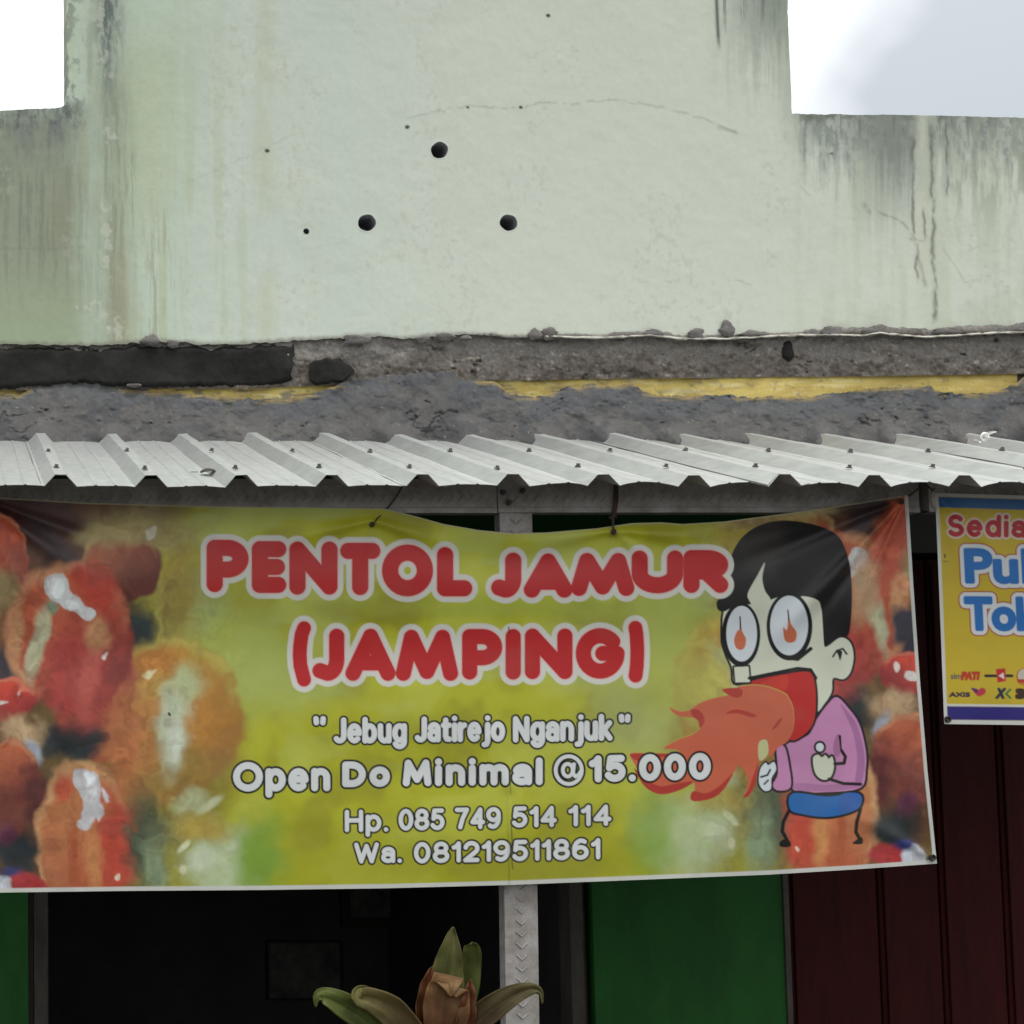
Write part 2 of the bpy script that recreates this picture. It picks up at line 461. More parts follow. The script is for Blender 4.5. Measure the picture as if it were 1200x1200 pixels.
def edge_noise(w, v, k): return w + 1.6 * (fbm(np.asarray(v, float) / 16, np.asarray(v, float) * 0 + k, 4, .6) - .5)
def lean(w, v): return w + (w - CX) * 4.1e-5 * (np.asarray(v, float) - 200)
eL = lambda v: edge_noise(lean(STEP_L, v), v, 5.5)
eR = lambda v: edge_noise(lean(STEP_R, v), v, 9.5)
tops = {'left': trace([(-300, 134), (0, 130), (60, 127), (72, 126), (79.5, 121)]),
        'mid': lambda u: u * 0 - 60.0,
        'right': trace([(926, 133), (1000, 134), (1100, 136), (1200, 138), (1500, 144)])}
def rag(f, k): return lambda u: f(u) + 2.2 * (fbm(u / 11, u * 0 + k, 4, .65) - .5)
fields = [wall_field(lambda v: np.asarray(v) * 0 - 400.0, eL, rag(tops['left'], 2.1), 270, 210),
          wall_field(eL, eR, tops['mid'], 640, 345),
          wall_field(eR, lambda v: np.asarray(v) * 0 + 1700.0, rag(tops['right'], 7.7), 480, 200)]
TH = 0.13
for i, (P, uu, vv) in enumerate(fields):
    colr = wall_paint(uu, vv)
    keep = None
    if i == 1:
        X, Z = P[..., 0], P[..., 2]
        dead = np.zeros(X.shape, bool)
        for c, r in hole_xyz:
            d = np.hypot(X - c[0], Z - c[2])
            ang = np.arctan2(Z - c[2], X - c[0])
            rr = r * 1.10
            ring = (d < rr + 0.0022) & (d > rr - 0.0022)
            P[..., 0] = np.where(ring, c[0] + (X - c[0]) / np.maximum(d, 1e-6) * rr, P[..., 0])
            P[..., 2] = np.where(ring, c[2] + (Z - c[2]) / np.maximum(d, 1e-6) * rr, P[..., 2])
            dead |= d < rr - 0.0021
        a = dead
        cell = a[:-1, :-1] | a[1:, :-1] | a[1:, 1:] | a[:-1, 1:]
        keep = ~cell
    o = grid('plaster', P, M['plaster'], building, colors=colr, keep=keep)
    o['label'] = ['dirty olive stained left wing of the parapet', 'tall pale green centre of the parapet with three pipe holes', 'right wing of the parapet with dark run stains'][i]
    # return edges of the plaster: top and free sides run back over the wall's thickness
    def ret(line, cl):
        Q = np.stack([line, line + np.array([0, TH, 0])], 0)
        g = grid('plaster_edge', Q, M['plaster'], o, smooth=False, colors=np.stack([cl, cl], 0) * .8)
        return g
    if i != 1: ret(P[0], colr[0])
    if i == 1:
        ks = vv[:, 0] < 150; ret(P[ks, 0], colr[ks, 0])
        ks = vv[:, -1] < 150; ret(P[ks, -1], colr[ks, -1])
        ret(P[0], colr[0])
# pipe holes: short sleeves let into the wall behind a smoothed plaster lip, blind at the back
for k, (c, r) in enumerate(hole_xyz):
    n = 40; V = []; Fc = []
    dep = 0.085 if r > .015 else .03
    wob = lambda t: 1 + .035 * math.sin(2 * t + k) + .02 * math.sin(5 * t + 2 * k)
    def ring_at(dy, q):
        for m in range(n):
            t = 2 * math.pi * m / n
            V.append((c[0] + r * q * wob(t) * math.cos(t), Y_SKIN + dy, c[2] + r * q * wob(t) * math.sin(t)))
    for dy, q in ((-.0001, 1.0), (.012, .97), (dep, .95)): ring_at(dy, q)
    for j in range(2):
        for m in range(n): Fc.append((j * n + m, j * n + (m + 1) % n, (j + 1) * n + (m + 1) % n, (j + 1) * n + m))
    Fc.append(tuple(range(2 * n, 3 * n)))
    h = mesh('pipe_hole', V, Fc, M['hole'], building, smooth=True, sharp=40)
    V, Fc = [], []
    for dy, q in ((.0004, 1.24), (-.0003, 1.17), (-.0004, 1.05), (-.0001, 1.0)): ring_at(dy, q)
    for j in range(3):
        for m in range(n): Fc.append((j * n + m, (j + 1) * n + m, (j + 1) * n + (m + 1) % n, j * n + (m + 1) % n))
    uu_, vv_ = uv_of(np.array(V))
    mesh('lip', V, Fc, M['plaster'], h, smooth=True, colors=wall_paint(uu_, vv_))

# masonry core of the front, behind the plaster (stops short of the hole sleeves)
zt = {k: az(u, v, Y_WALL) - .006 for k, u, v in (('l', 0, 131), ('m', 500, -60), ('r', 1060, 137))}
xl, xr = ax(STEP_L, 100, Y_WALL) + .006, ax(STEP_R, 100, Y_WALL) - .012
z_ledge = az(600, 470, Y_WALL)
Yc0, Yc1 = Y_WALL + .10, Y_WALL + .112
box('masonry', XL, xl, Yc0, Yc1, z_ledge, zt['l'], M['masonry'], building)
box('masonry', xl, xr, Yc0, Yc1, z_ledge, zt['m'], M['masonry'], building)
box('masonry', xr, XR, Yc0, Yc1, z_ledge, zt['r'], M['masonry'], building)

def strip(name, u0, u1, top, bot, Y0, Y1, mat, parent, du=2.0, rows=14, rough=0.003, seed=0.0, rt=2.0, rb=2.0, fs=14.0, lip=0.0, tone=None, pits=0.0, bulge=(), ends=0.0):
    """an uneven layer of render between two traced edges; Y0 at its top edge, Y1 at its foot"""
    u = np.arange(u0, u1 + du, du)
    vt = top(u) + rt * 2 * (fbm(u / 8 + seed, u * 0 + seed, 4, .6) - .5)
    vb = bot(u) + rb * 2 * (fbm(u / 8 + seed + 50, u * 0 + seed, 4, .6) - .5)
    t = np.linspace(0, 1, rows)[:, None]
    V_ = vt[None] * (1 - t) + vb[None] * t
    U_ = np.broadcast_to(u[None], V_.shape)
    if ends:                                   # ragged side edges
        f = np.clip(1 - np.minimum(u - u[0], u[-1] - u) / 14, 0, 1)[None]
        U_ = U_ + f * ends * (fbm(V_ / 9 + seed, V_ * 0 + U_ * 0 + np.sign(u - u.mean())[None] * 3.3 + 7, 4, .6) - .5)
    Yd = Y0 * (1 - t) + Y1 * t + 0 * V_
    bulk = fbm(U_ / 60 + seed, V_ / 40 + seed, 3) - .5
    fine = fbm(U_ / fs + seed, V_ / fs, 4, .6) - .5
    Yd = Yd - rough * 2.0 * bulk - rough * 1.6 * fine
    edge = np.minimum(t, 1 - t) * rows
    Yd = Yd + lip * np.clip(1 - edge, 0, 1)
    dark = np.zeros(V_.shape)
    if pits:
        a = fbm(U_ / 13 + seed * 3, V_ / 8 + 40, 4, .62); b = fbm(U_ / 60 + seed, V_ / 45 + 80, 3)
        tear = sstep(.045, .012, np.abs(fbm(U_ / 26 + 60 + seed, V_ / 16 + 9, 4, .55) - .5)) * sstep(.66, .78, b)    # torn, cracked places
        dark = np.maximum(sstep(.74, .80, a), tear) * sstep(.42, .58, b)
        Yd = Yd + pits * dark - pits * .9 * sstep(.5, .66, fbm(U_ / 34 + 7, V_ / 20 + seed, 4, .6))
    for ub in bulge: Yd = Yd - .060 * np.exp(-((U_ - ub) / 17) ** 2) * sstep(.42, .72, t) * (.75 + .5 * vnoise(np.array(ub * .37), np.array(1.5))) * (1.4 if ub > 560 else 1.0)      # worked up over the ribs
    C = tone(U_, V_, vt[None], vb[None], dark) if tone else None
    return grid(name, at(U_, V_, Yd), mat, parent, colors=C)

def blend(c, d, a): return c * (1 - a[..., None]) + lin(d) * a[..., None]
def tone_mortar(U, V, vt, vb, dark):
    f = fbm(U / 40 + 2, V / 30, 4); g = fbm(U / 9, V / 9 + 30, 3, .6); br = fbm(U / 30 + 77, V / 3.2, 3, .6)
    C = np.zeros(U.shape + (3,)); C[:] = lin((98, 96, 94))
    C = blend(C, (94, 96, 99), sstep(36, 8, V - vt + 34 * (f - .5)))
    C = blend(C, (112, 108, 103), .6 * sstep(.5, .66, g) * sstep(.42, .6, f))
    C = blend(C, (76, 77, 80), .7 * sstep(.54, .68, fbm(U / 22 + 50, V / 14, 4, .6)))
    C = blend(C, (52, 51, 50), .6 * dark)
    C = blend(C, (186, 160, 92), sstep(9, 0, V - vt + 12 * (br - .5)) * sstep(.40, .56, br) * .85 * (V > band_bot(U)))   # the smear runs out over the yellow paint
    C = blend(C, (168, 164, 150), .7 * sstep(.88, .91, fbm(U / 3.5 + 9, V / 2.2, 2)))
    return C * .68
def tone_yellow(U, V, vt, vb, dark):
    C = np.zeros(U.shape + (3,)); C[:] = lin((206, 184, 104))
    C = blend(C, (188, 164, 90), sstep(.45, .65, fbm(U / 30, V / 8, 4)))
    C = blend(C, (216, 204, 150), .6 * sstep(.56, .7, fbm(U / 24 + 9, V / 3 + 5, 4, .6)))
    C = blend(C, (112, 108, 98), .85 * sstep(.57, .66, fbm(U / 26 + 40, V / 4.5 + 25, 4, .62)) * sstep(1000, 500, U))
    C = blend(C, (120, 114, 96), .6 * sstep(.66, .74, fbm(U / 9 + 40, V / 3 + 25, 4, .62)))
    return C * .95
def tone_band(U, V, vt, vb, dark):
    h = (V - vt) / (vb - vt)
    f = fbm(U / 26 + 12, V / 11, 4, .6); g = fbm(U / 7 + 3, V / 5 + 30, 4, .65)
    C = np.zeros(U.shape + (3,)); C[:] = lin((114, 110, 105))
    C = blend(C, (94, 87, 79), sstep(.35, .9, h + .9 * (f - .5)) * .9)
    C = blend(C, (66, 57, 50), .75 * sstep(.52, .66, g) * sstep(.3, .7, h + .8 * (f - .5)))
    C = blend(C, (140, 135, 127), .6 * sstep(.55, .7, f) * sstep(.7, .3, h))
    C = blend(C, (160, 156, 146), .6 * sstep(.74, .80, fbm(U / 8 + 60, V / 4 + 2, 3, .6)))
    C = blend(C, (34, 31, 28), .8 * dark)
    return C * .95

const = lambda c: (lambda u: np.asarray(u, float) * 0 + c)
band_bot = trace([(-200, 459), (0, 457), (300, 455), (420, 450), (580, 446), (700, 444), (800, 443), (1000, 441), (1193, 438), (1400, 436)])
shift = lambda f, d: (lambda u: f(u) + d)
strip('concrete_band', -400, 1700, shift(v_low, -9), shift(band_bot, 0), Y_WALL - .004, Y_WALL - .006, M['band'], building, du=1.6, rows=34, rough=.007, seed=1.7, rt=.5, rb=1.0, fs=8, tone=tone_band, pits=.006)
d1 = strip('dark_patch', -400, 346, shift(v_low, 4), trace([(-200, 457), (0, 455), (60, 452), (100, 449), (150, 453), (300, 454), (320, 452), (346, 446)]), Y_WALL - .016, Y_WALL - .02, M['patch'], building, rough=.007, seed=4.2, rt=3.2, rb=4.0, lip=.012, ends=16)
d1['label'] = 'long band of near black cement render'
d2 = strip('dark_patch', 362, 416, trace([(362, 426), (368, 421), (385, 419), (398, 421), (410, 428), (416, 434)]), trace([(362, 447), (370, 452), (385, 450), (400, 447), (416, 438)]), Y_WALL - .016, Y_WALL - .018, M['patch'], building, rough=.004, seed=6.2, rt=3, rb=3, lip=.012, ends=9)
strip('yellow_strip', -400, 1192, shift(band_bot, -3), shift(band_bot, 34), Y_WALL + .004, Y_WALL + .004, M['yellow'], building, du=2, rows=18, rough=.0012, seed=8.8, rt=.3, tone=tone_yellow)
strip('concrete_band', 1188, 1700, shift(band_bot, -3), shift(band_bot, 34), Y_WALL + .012, Y_WALL + .012, M['band'], building, du=3, rows=10, rough=.003, seed=18.8, tone=tone_band)
fil_top = trace([(-200, 464), (0, 463), (25, 462), (40, 452), (80, 445), (130, 450), (150, 457), (205, 459), (240, 463), (270, 464), (300, 468), (335, 468), (350, 465), (375, 459), (400, 449),
                 (440, 441), (505, 436), (530, 437), (560, 445), (580, 447), (592, 456), (612, 465), (640, 464), (660, 456), (690, 450), (742, 450), (755, 460), (800, 465), (850, 463), (880, 466), (960, 464),
                 (1000, 457), (1040, 454), (1090, 452), (1100, 459), (1130, 462), (1170, 457), (1192, 450), (1200, 441), (1400, 440)])
strip('mortar_fillet', -400, 1700, fil_top, const(540), Y_WALL - .008, Y_WALL - .098, M['mortar'], building, du=1.3, rows=84, rough=.012, seed=2.9, rt=3.0, rb=.5, fs=18, tone=tone_mortar, pits=.005, bulge=[47 + 83.2 * n_ for n_ in range(-6, 21)])
strip('mortar_smear', 503, 537, trace([(503, 440), (515, 432), (530, 433), (537, 442)]), const(488), Y_WALL - .018, Y_WALL - .056, M['mortar'], building, rough=.008, seed=12.9, rt=2.5, rb=6, lip=.02, tone=tone_mortar)
strip('mortar_smear', 560, 1700, lambda u: v_low(u) - np.interp(u, [560, 780, 940, 1010, 1700], [3, 5, 5, 10, 11]), shift(v_low, 1), Y_SKIN - .004, Y_SKIN - .006, M['band'], building, rough=.004, seed=22.9, rt=3.4, rb=1.2, rows=6, lip=.004, tone=tone_band)
def tone_lip(U, V, vt, vb, dark):
    C = np.zeros(U.shape + (3,)); C[:] = lin((192, 189, 176))
    return blend(C, (120, 114, 104), .8 * sstep(.5, .64, fbm(U / 9, V / 5 + 3, 4, .6))) * .9
strip('broken_plaster_lip', 640, 1700, shift(v_low, -1.6), shift(v_low, 1.4), Y_SKIN - .012, Y_SKIN - .016, M['plaster'], building, rough=.004, seed=31.9, rt=1.2, rb=1.0, rows=5, lip=.012, tone=tone_lip)
# dabs of mortar left standing on the broken edge
def lump(u, v, w, h, seed, mat, Y=Y_SKIN - .006):
    bm = bmesh.new()
    bmesh.ops.create_icosphere(bm, subdivisions=3, radius=1.0)
    c = at(u, v, Y)
    rs = np.random.RandomState(seed); ph = rs.rand(6) * 6.28
    for q in bm.verts:
        p = q.co
        k = 1 + .16 * math.sin(3 * p.x + ph[0]) + .14 * math.sin(4 * p.z + ph[1]) + .1 * math.sin(5 * p.y + 3 * p.x + ph[2]) + .09 * math.sin(9 * p.z + 7 * p.x + ph[3]) + .06 * math.sin(17 * p.x + 13 * p.z + ph[4])
        q.co = Vector((c[0] + p.x * k * w * .00243, Y + p.y * k * .008, c[2] + p.z * k * h * .00243))
    me = bpy.data.meshes.new('mortar_lump'); bm.to_mesh(me); bm.free(); me.shade_smooth()
    return link('mortar_lump', me, mat, building)
for i, (u, v, w, h) in enumerate([(628, 392, 7, 8), (644, 391, 10, 7), (765, 391, 11, 6), (852, 386, 10, 9), (814, 392, 10, 6), (884, 392, 16, 5), (975, 389, 12, 7), (175, 399, 11, 6), (203, 403, 8, 4),
                                   (420, 398, 16, 5), (523, 395, 11, 5), (496, 398, 9, 4), (1020, 390, 10, 5), (922, 412, 8, 10), (157, 452, 7, 3), (545, 396, 7, 3), (1110, 388, 16, 4)]):
    lump(u, v, w, h, 30 + i, M['dab'] if i not in (13,) else M['patch'], Y_SKIN - .006 if i != 13 else Y_WALL - .008)

# lower front: green walls around the doorway, maroon folding door
FL = 0.12
Y_G = Y_WALL - .002
z_lint = az(600, 760, Y_WALL)
x_a, x_b, x_c = ax(33, 1120, Y_G), ax(696, 1120, Y_G), ax(919, 1120, Y_G)
z_top = az(600, 500, Y_WALL)
box('green_wall', XL, x_a, Y_G, Y_WALL + .11, FL, z_lint, M['green'], building)
box('green_wall', x_b, x_c, Y_G, Y_WALL + .11, FL, z_lint, M['green'], building)
box('lintel', XL, ax(1040, 700, Y_G), Y_G + .001, Y_WALL + .11, z_lint, z_top, M['green'], building)
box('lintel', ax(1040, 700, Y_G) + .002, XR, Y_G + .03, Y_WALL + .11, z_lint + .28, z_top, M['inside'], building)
x1, x2 = ax(40, 1120, Y_G), ax(57, 1120, Y_G)
box('door_frame', x1, x2, Y_G + .008, Y_WALL + .09, FL, z_lint, M['frame'], building, bevel=.003)
box('door_frame', x_a + .001, x1 - .001, Y_G + .04, Y_WALL + .09, FL, z_lint, M['wood'], building)
x3, x4 = ax(671, 1120, Y_G), ax(687, 1120, Y_G)
box('door_frame', x3, x4, Y_G + .012, Y_WALL + .09, FL, z_lint, M['frame'], building, bevel=.003)
box('door_frame', x4 + .001, x_b - .001, Y_G + .05, Y_WALL + .09, FL, z_lint, M['wood'], building)
# room behind the doorway
box('room_floor', XL, XR, 4.28, 8.2, 0.02, FL, M['terrace'], building)
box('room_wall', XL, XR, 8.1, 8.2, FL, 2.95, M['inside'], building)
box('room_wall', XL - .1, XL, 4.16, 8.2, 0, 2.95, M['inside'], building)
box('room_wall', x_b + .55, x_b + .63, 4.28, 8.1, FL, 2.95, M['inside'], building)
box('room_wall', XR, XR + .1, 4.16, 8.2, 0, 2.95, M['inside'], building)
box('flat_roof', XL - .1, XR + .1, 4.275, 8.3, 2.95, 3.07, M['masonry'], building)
box('threshold', XL, XR, Y_WALL + .0, 4.279, 0.02, FL - .002, M['terrace'], building)

door = empty('folding_door', (ax(1100, 1100, Y_G), Y_G, FL), 'dark maroon folding panel door beside the green wall', 'door')
box('door_frame', x_c + .001, ax(926, 1120, Y_G), Y_G - .006, Y_WALL + .06, FL, z_lint + .27, M['frame'], door, bevel=.002)['label'] = 'thin worn frame edge next to green wall'
xs = [926.5, 1034, 1107, 1182, 1256, 1330, 1404, 1478, 1552, 1626, 1699]
for a, b in zip(xs[:-1], xs[1:]):
    xa, xb = ax(a, 1100, Y_G) + .002, ax(b, 1100, Y_G) - .002
    p = box('panel', xa, xb, Y_G + .012, Y_G + .045, FL + .01, z_lint + .26, M['maroon'], door, bevel=.006)
    box('rail', xa + .012, xa + .024, Y_G + .004, Y_G + .0115, FL + .03, z_lint + .24, M['maroon'], p, bevel=.002)

# dim things inside the room
Yi = 8.06
pic = empty('framed_picture', at(437, 1062, Yi), 'dim framed picture hanging on the back wall inside the dark doorway', 'picture')
def frame_set(root, u0, u1, v0, v1, Y, w, mat_f, mat_p):
    a, b = ax(u0, v0, Y), ax(u1, v0, Y); c, d = az(u0, v1, Y), az(u0, v0, Y)
    for q in ((a, b, c, c + w), (a, b, d - w, d), (a, a + w, c + w + .001, d - w - .001), (b - w, b, c + w + .001, d - w - .001)):
        box('frame_bar', q[0], q[1], Y - .03, Y + .02, q[2], q[3], mat_f, root)
    box('picture_sheet', a + w + .001, b - w - .001, Y - .01, Y + .01, c + w + .001, d - w - .001, mat_p, root)
frame_set(pic, 398, 480, 1020, 1086, Yi, .05, M['wood'], M['paper'])
cab = empty('glass_cabinet', (ax(615, 1150, 7.2), 7.4, FL), 'dim grey cabinet with shelves inside the doorway behind the post', 'cabinet')
a, b = ax(552, 1100, 7.2), ax(690, 1100, 7.2)
for q in ((a, a + .06), (b - .06, b)): box('upright', q[0], q[1], 7.2, 7.6, FL, 2.1, M['frame'], cab)
for z in (FL + .02, .7, 1.0, 1.35, 2.04): box('shelf', a + .061, b - .061, 7.21, 7.6, z, z + .04, M['frame'], cab)
box('back_board', a + .001, b - .001, 7.601, 7.62, FL, 2.1, M['wood'], cab)
pst = empty('pinned_poster', at(355, 1140, Yi), 'dim poster pinned low on the back wall inside the doorway', 'poster')
frame_set(pst, 312, 400, 1102, 1172, Yi, .012, M['wood'], M['paper'])

# ------------------------------------------------------------------ awning: ribbed metal sheets on a light steel frame
awning = empty('metal_awning', (ax(606, 900, Y_BEAM), Y_BEAM, FL),
               'silver ribbed metal awning on embossed light steel beam and post', 'awning')
Y_BACK = 4.12
z_f, z_b = az(600, 570, Y_EAVE), az(600, 517.5, 4.08)
slope = (z_b - z_f) / (4.08 - Y_EAVE)
def roof_z(Y): return z_f + slope * (Y - Y_EAVE)
PITCH_R = (ax(1130, 558, Y_EAVE) - ax(71, 558, Y_EAVE)) / 10.0
X0 = ax(71, 558, Y_EAVE)
rib_x = lambda n: X0 + n * PITCH_R
RH, RB, RT = 0.026, 0.036, 0.0125
def profile(x):
    """height of the sheet above its pans at x"""
    n = np.round((x - X0) / PITCH_R); d = np.abs(x - (X0 + n * PITCH_R))
    h = RH * np.clip((RB - d) / (RB - RT), 0, 1)
    m = np.abs(((x - X0) / PITCH_R) % 1 - .5) * PITCH_R          # distance from the pan's middle
    h = h + .0022 * np.clip(1 - np.abs(m - .022) / .005, 0, 1)
    return h, m
for k in range(-1, 4):
    n0 = 4 * k
    cuts = []
    for n in range(n0, n0 + 5):
        c = rib_x(n)
        cuts += [c - RB - .0004, c - RB, c - RT - .0012, c - RT, c + RT, c + RT + .0012, c + RB, c + RB + .0004]
        if n < n0 + 4:
            mid = c + PITCH_R / 2
            cuts += [mid + d for d in (-.055, -.045, -.027, -.022, -.017, -.008, 0, .008, .017, .022, .027, .045, .055)]
    lo, hi = rib_x(n0) - RB - .006, rib_x(n0 + 4) + RB + .02
    xs_ = np.array([lo] + [c for c in sorted(cuts) if lo < c < hi] + [hi])
    Ys = np.linspace(Y_EAVE, Y_BACK, 26)
    XX, YY = np.meshgrid(xs_, Ys)
    H, m = profile(XX)
    fr_ = np.clip(1 - (YY - Y_EAVE) / .5, 0, 1)
    u_ = uv_of(np.stack([XX, XX * 0 + Y_EAVE, XX * 0 + z_f], -1))[0]
    arch = (.0025 + .0075 * sstep(520, 760, u_)) * np.clip(1 - (m / (PITCH_R / 2 - RB)) ** 2, 0, 1)
    H = H + arch * (.35 + .65 * fr_)
    wob = .006 * (fbm(XX * 7 + k, YY * 3, 3) - .5) + .003 * (fbm(XX * 23 + k, YY * 9, 3) - .5)
    over = .0028 * np.clip(1 - (XX - lo) / .12, 0, 1)
    ZZ = roof_z(YY) + H + wob + over
    jag = np.zeros_like(YY); jag[0] = .006 * (fbm(xs_ * 11 + k * 3, xs_ * 0 + 1, 3) - .5) - .003 * (k % 2)
    P = np.stack([XX, YY + jag, ZZ], -1)
    o = grid('roof_sheet', P, M['zinc'], awning, smooth=False, flip=True)
    o.data.materials.append(M['cut'])
    md = o.modifiers.new('gauge', 'SOLIDIFY'); md.thickness = .0011; md.offset = -1; md.material_offset_rim = 1
# screws along two purlin lines
def screw_mesh():
    bm = bmesh.new()
    bmesh.ops.create_cone(bm, cap_ends=True, segments=14, radius1=.0072, radius2=.0065, depth=.0025, matrix=Matrix.Translation((0, 0, .001)))
    bmesh.ops.create_cone(bm, cap_ends=True, segments=6, radius1=.0046, radius2=.0042, depth=.006, matrix=Matrix.Translation((0, 0, .005)))
    me = bpy.data.meshes.new('screw'); bm.to_mesh(me); bm.free()
    me.materials.append(M['screw'])
    return me
sm = screw_mesh()
rs = np.random.RandomState(5)
for n in range(-2, 14):
    for Y in (3.30, 3.62):
        Yj = Y + rs.uniform(-.02, .02)
        o = link('screw', sm, None, awning)
        o.location = (rib_x(n) + rs.uniform(-.006, .006), Yj, roof_z(Yj) + RH + .0022)
        o.rotation_euler = (math.atan(slope) + rs.uniform(-.08, .08), rs.uniform(-.08, .08), rs.uniform(0, 1))

# light steel channels: folded profile with lips and a row of pressed chevrons
def channel(x0, x1, z0, z1, Y, dep=.034, lip=.009, th=.0012):
    pr = [(lip + z0, Y + dep), (z0, Y + dep), (z0, Y), (z0 + .012, Y), (z0 + .0135, Y + .0022), (z1 - .0135, Y + .0022), (z1 - .012, Y), (z1, Y), (z1, Y + dep), (z1 - lip, Y + dep)]
    P = np.array([[(x, y, z) for z, y in pr] for x in np.linspace(x0, x1, 2)])
    return P
def chevrons(pts, ax_dir, side, w, ln, th, normal, h=.0014):
    """pressed V marks: centre points, running direction, sideways direction, half width, arm reach"""
    parts = []
    for c in pts:
        c = Vector([float(q) for q in c]); a = Vector(ax_dir); s = Vector(side); n = Vector(normal)
        tip = c + a * (ln / 2)
        for sg in (-1, 1):
            e = c - a * (ln / 2) + s * (sg * w)
            d = (e - tip).normalized(); q = d.cross(n).normalized() * th
            top0, top1 = tip + n * h, e + n * h * .6
            v = [tip - q - n * .0003, tip + q - n * .0003, e + q - n * .0003, e - q - n * .0003, top0 - q * .3, top0 + q * .3, top1 + q * .3, top1 - q * .3]
            parts.append((v, [(4, 5, 6, 7), (0, 1, 5, 4), (1, 2, 6, 5), (2, 3, 7, 6), (3, 0, 4, 7)]))
    return join(parts)
zb1 = roof_z(Y_BEAM) - .002
zb0 = az(600, 601, Y_BEAM)
def beam(u0, u1, label=None, dz=0):
    x0, x1 = ax(u0, 590, Y_BEAM), ax(u1, 590, Y_BEAM)
    P = channel(x0, x1, zb0 + dz, zb1 + dz, Y_BEAM)
    o = grid('beam', P, M['steel'], awning, smooth=False)
    md = o.modifiers.new('gauge', 'SOLIDIFY'); md.thickness = .0012; md.offset = -1
    zc = (zb0 + zb1) / 2 + dz
    xs_ = np.arange(x0 + .02, x1 - .015, .0225)
    V, Fc = chevrons([(x, Y_BEAM + .0021, zc) for x in xs_], (1, 0, 0), (0, 0, 1), .015, .012, .0022, (0, -1, 0))
    e = mesh('embossing', V, Fc, M['steel'], o)
    return o
beam(-350, 582.6); beam(583.8, 1078, dz=.001); beam(1090, 1690, dz=.003)
for u, v in ((589, 577), (612, 575), (596, 589)):
    o = link('beam_screw', sm, None, awning)
    p = at(u, v, Y_BEAM); o.location = (p[0], Y_BEAM - .001, p[2]); o.rotation_euler = (R(90), 0, .3)
# post, a hair out of plumb
pw = .0375
pt, pb = at(604.5, 600, Y_BEAM + .006), at(612.5, 1200, Y_BEAM + .006)
dxdz = (pb[0] - pt[0]) / (pb[2] - pt[2])
def post_x(z): return pt[0] + dxdz * (z - pt[2])
zt_ = zb1 - .004
V = []
for z in (FL, zt_):
    c = post_x(z); Yp = Y_BEAM + .006
    for x, y in ((c - pw + .009, Yp + .034), (c - pw, Yp + .034), (c - pw, Yp), (c - pw + .004, Yp - .0002), (c + pw - .004, Yp - .0002), (c + pw, Yp), (c + pw, Yp + .034), (c + pw - .009, Yp + .034)):
        V.append((x, y, z))
P = np.array(V).reshape(2, 8, 3)
post = grid('post', P, M['steel'], awning, smooth=False, flip=True)
md = post.modifiers.new('gauge', 'SOLIDIFY'); md.thickness = .0012; md.offset = -1
zs = np.arange(FL + .03, zt_ - .01, .0262)
V, Fc = chevrons([(post_x(z), Y_BEAM + .0056, z) for z in zs], (0, 0, -1), (1, 0, 0), .0125, .011, .0021, (0, -1, 0), h=.0022)
mesh('embossing', V, Fc, M['steel'], post)
# rafters running back to the wall under the sheets
for u in (-60, 604, 1077):
    xc = ax(u, 590, Y_BEAM + .05)
    Ya, Yb = (Y_BEAM + .045 if u < 1000 else Y_BEAM - .012), Y_WALL - .02
    v = []
    for Y in (Ya, Yb):
        zc = roof_z(Y) - .002
        for x, z in ((xc - .0175, zc - .075), (xc + .0175, zc - .075), (xc + .0175, zc), (xc - .0175, zc)): v.append((x, Y, z))
    mesh('rafter', v, [(0, 1, 2, 3), (4, 7, 6, 5), (0, 4, 5, 1), (1, 5, 6, 2), (2, 6, 7, 3), (3, 7, 4, 0)], M['steel'], awning)

# small things lying on the sheets
def on_roof(u, v):
    lo, hi = Y_EAVE, Y_BACK
    for _ in range(40):
        m = (lo + hi) / 2; p = at(u, v, m)
        if p[2] < roof_z(m): hi = m
        else: lo = m
    p = at(u, v, m)
    return np.array([p[0], m, roof_z(m)])
p = on_roof(246, 556)
def scrap():
    n = 9; V = []; Fc = []
    for i in range(n):
        t = i / (n - 1); w = .017 * math.sin(math.pi * min(1, t * 1.1 + .05)) + .0008
        x = -.022 + .046 * t; z = .003 + .005 * math.sin(t * 3)
        for j in (-1, 0, 1): V.append((p[0] + x, p[1] + j * w * 1.3, p[2] + z + abs(j) * .003 + slope * j * w * 1.3))
    for i in range(n - 1):
        for j in range(2): Fc.append((i * 3 + j, i * 3 + j + 1, i * 3 + j + 4, i * 3 + j + 3))
    V2, F2 = tube([(p[0] - .045, p[1], p[2] + .006), (p[0] - .028, p[1], p[2] + .006)], .0009, 6)
    return join([(V, Fc), (V2, F2)])
V, Fc = scrap()
o = mesh('dry_leaf', V, Fc, M['dry'], smooth=True)
o.modifiers.new('gauge', 'SOLIDIFY').thickness = .0012
tag(o, 'curled dark dry leaf lying on the awning sheet near its left end', 'leaf')
q = on_roof(1160, 523)
bl = empty('metal_bracket', q, 'bright metal strap bracket with ring lying on the awning below the mortar', 'bracket')
n = 12
V = []; Fc = []
for i in range(n):
    t = i / (n - 1)
    c = np.array([q[0] - .030 + .075 * t, q[1] + .01 + .03 * t, q[2] + .014 + .034 * t + .006 * math.sin(t * 3)])
    w = .013 * (1 - .55 * t)
    for j in (-1, 1):
        for h in (0, .003): V.append(c + np.array([0, j * w, h + j * w * slope]))
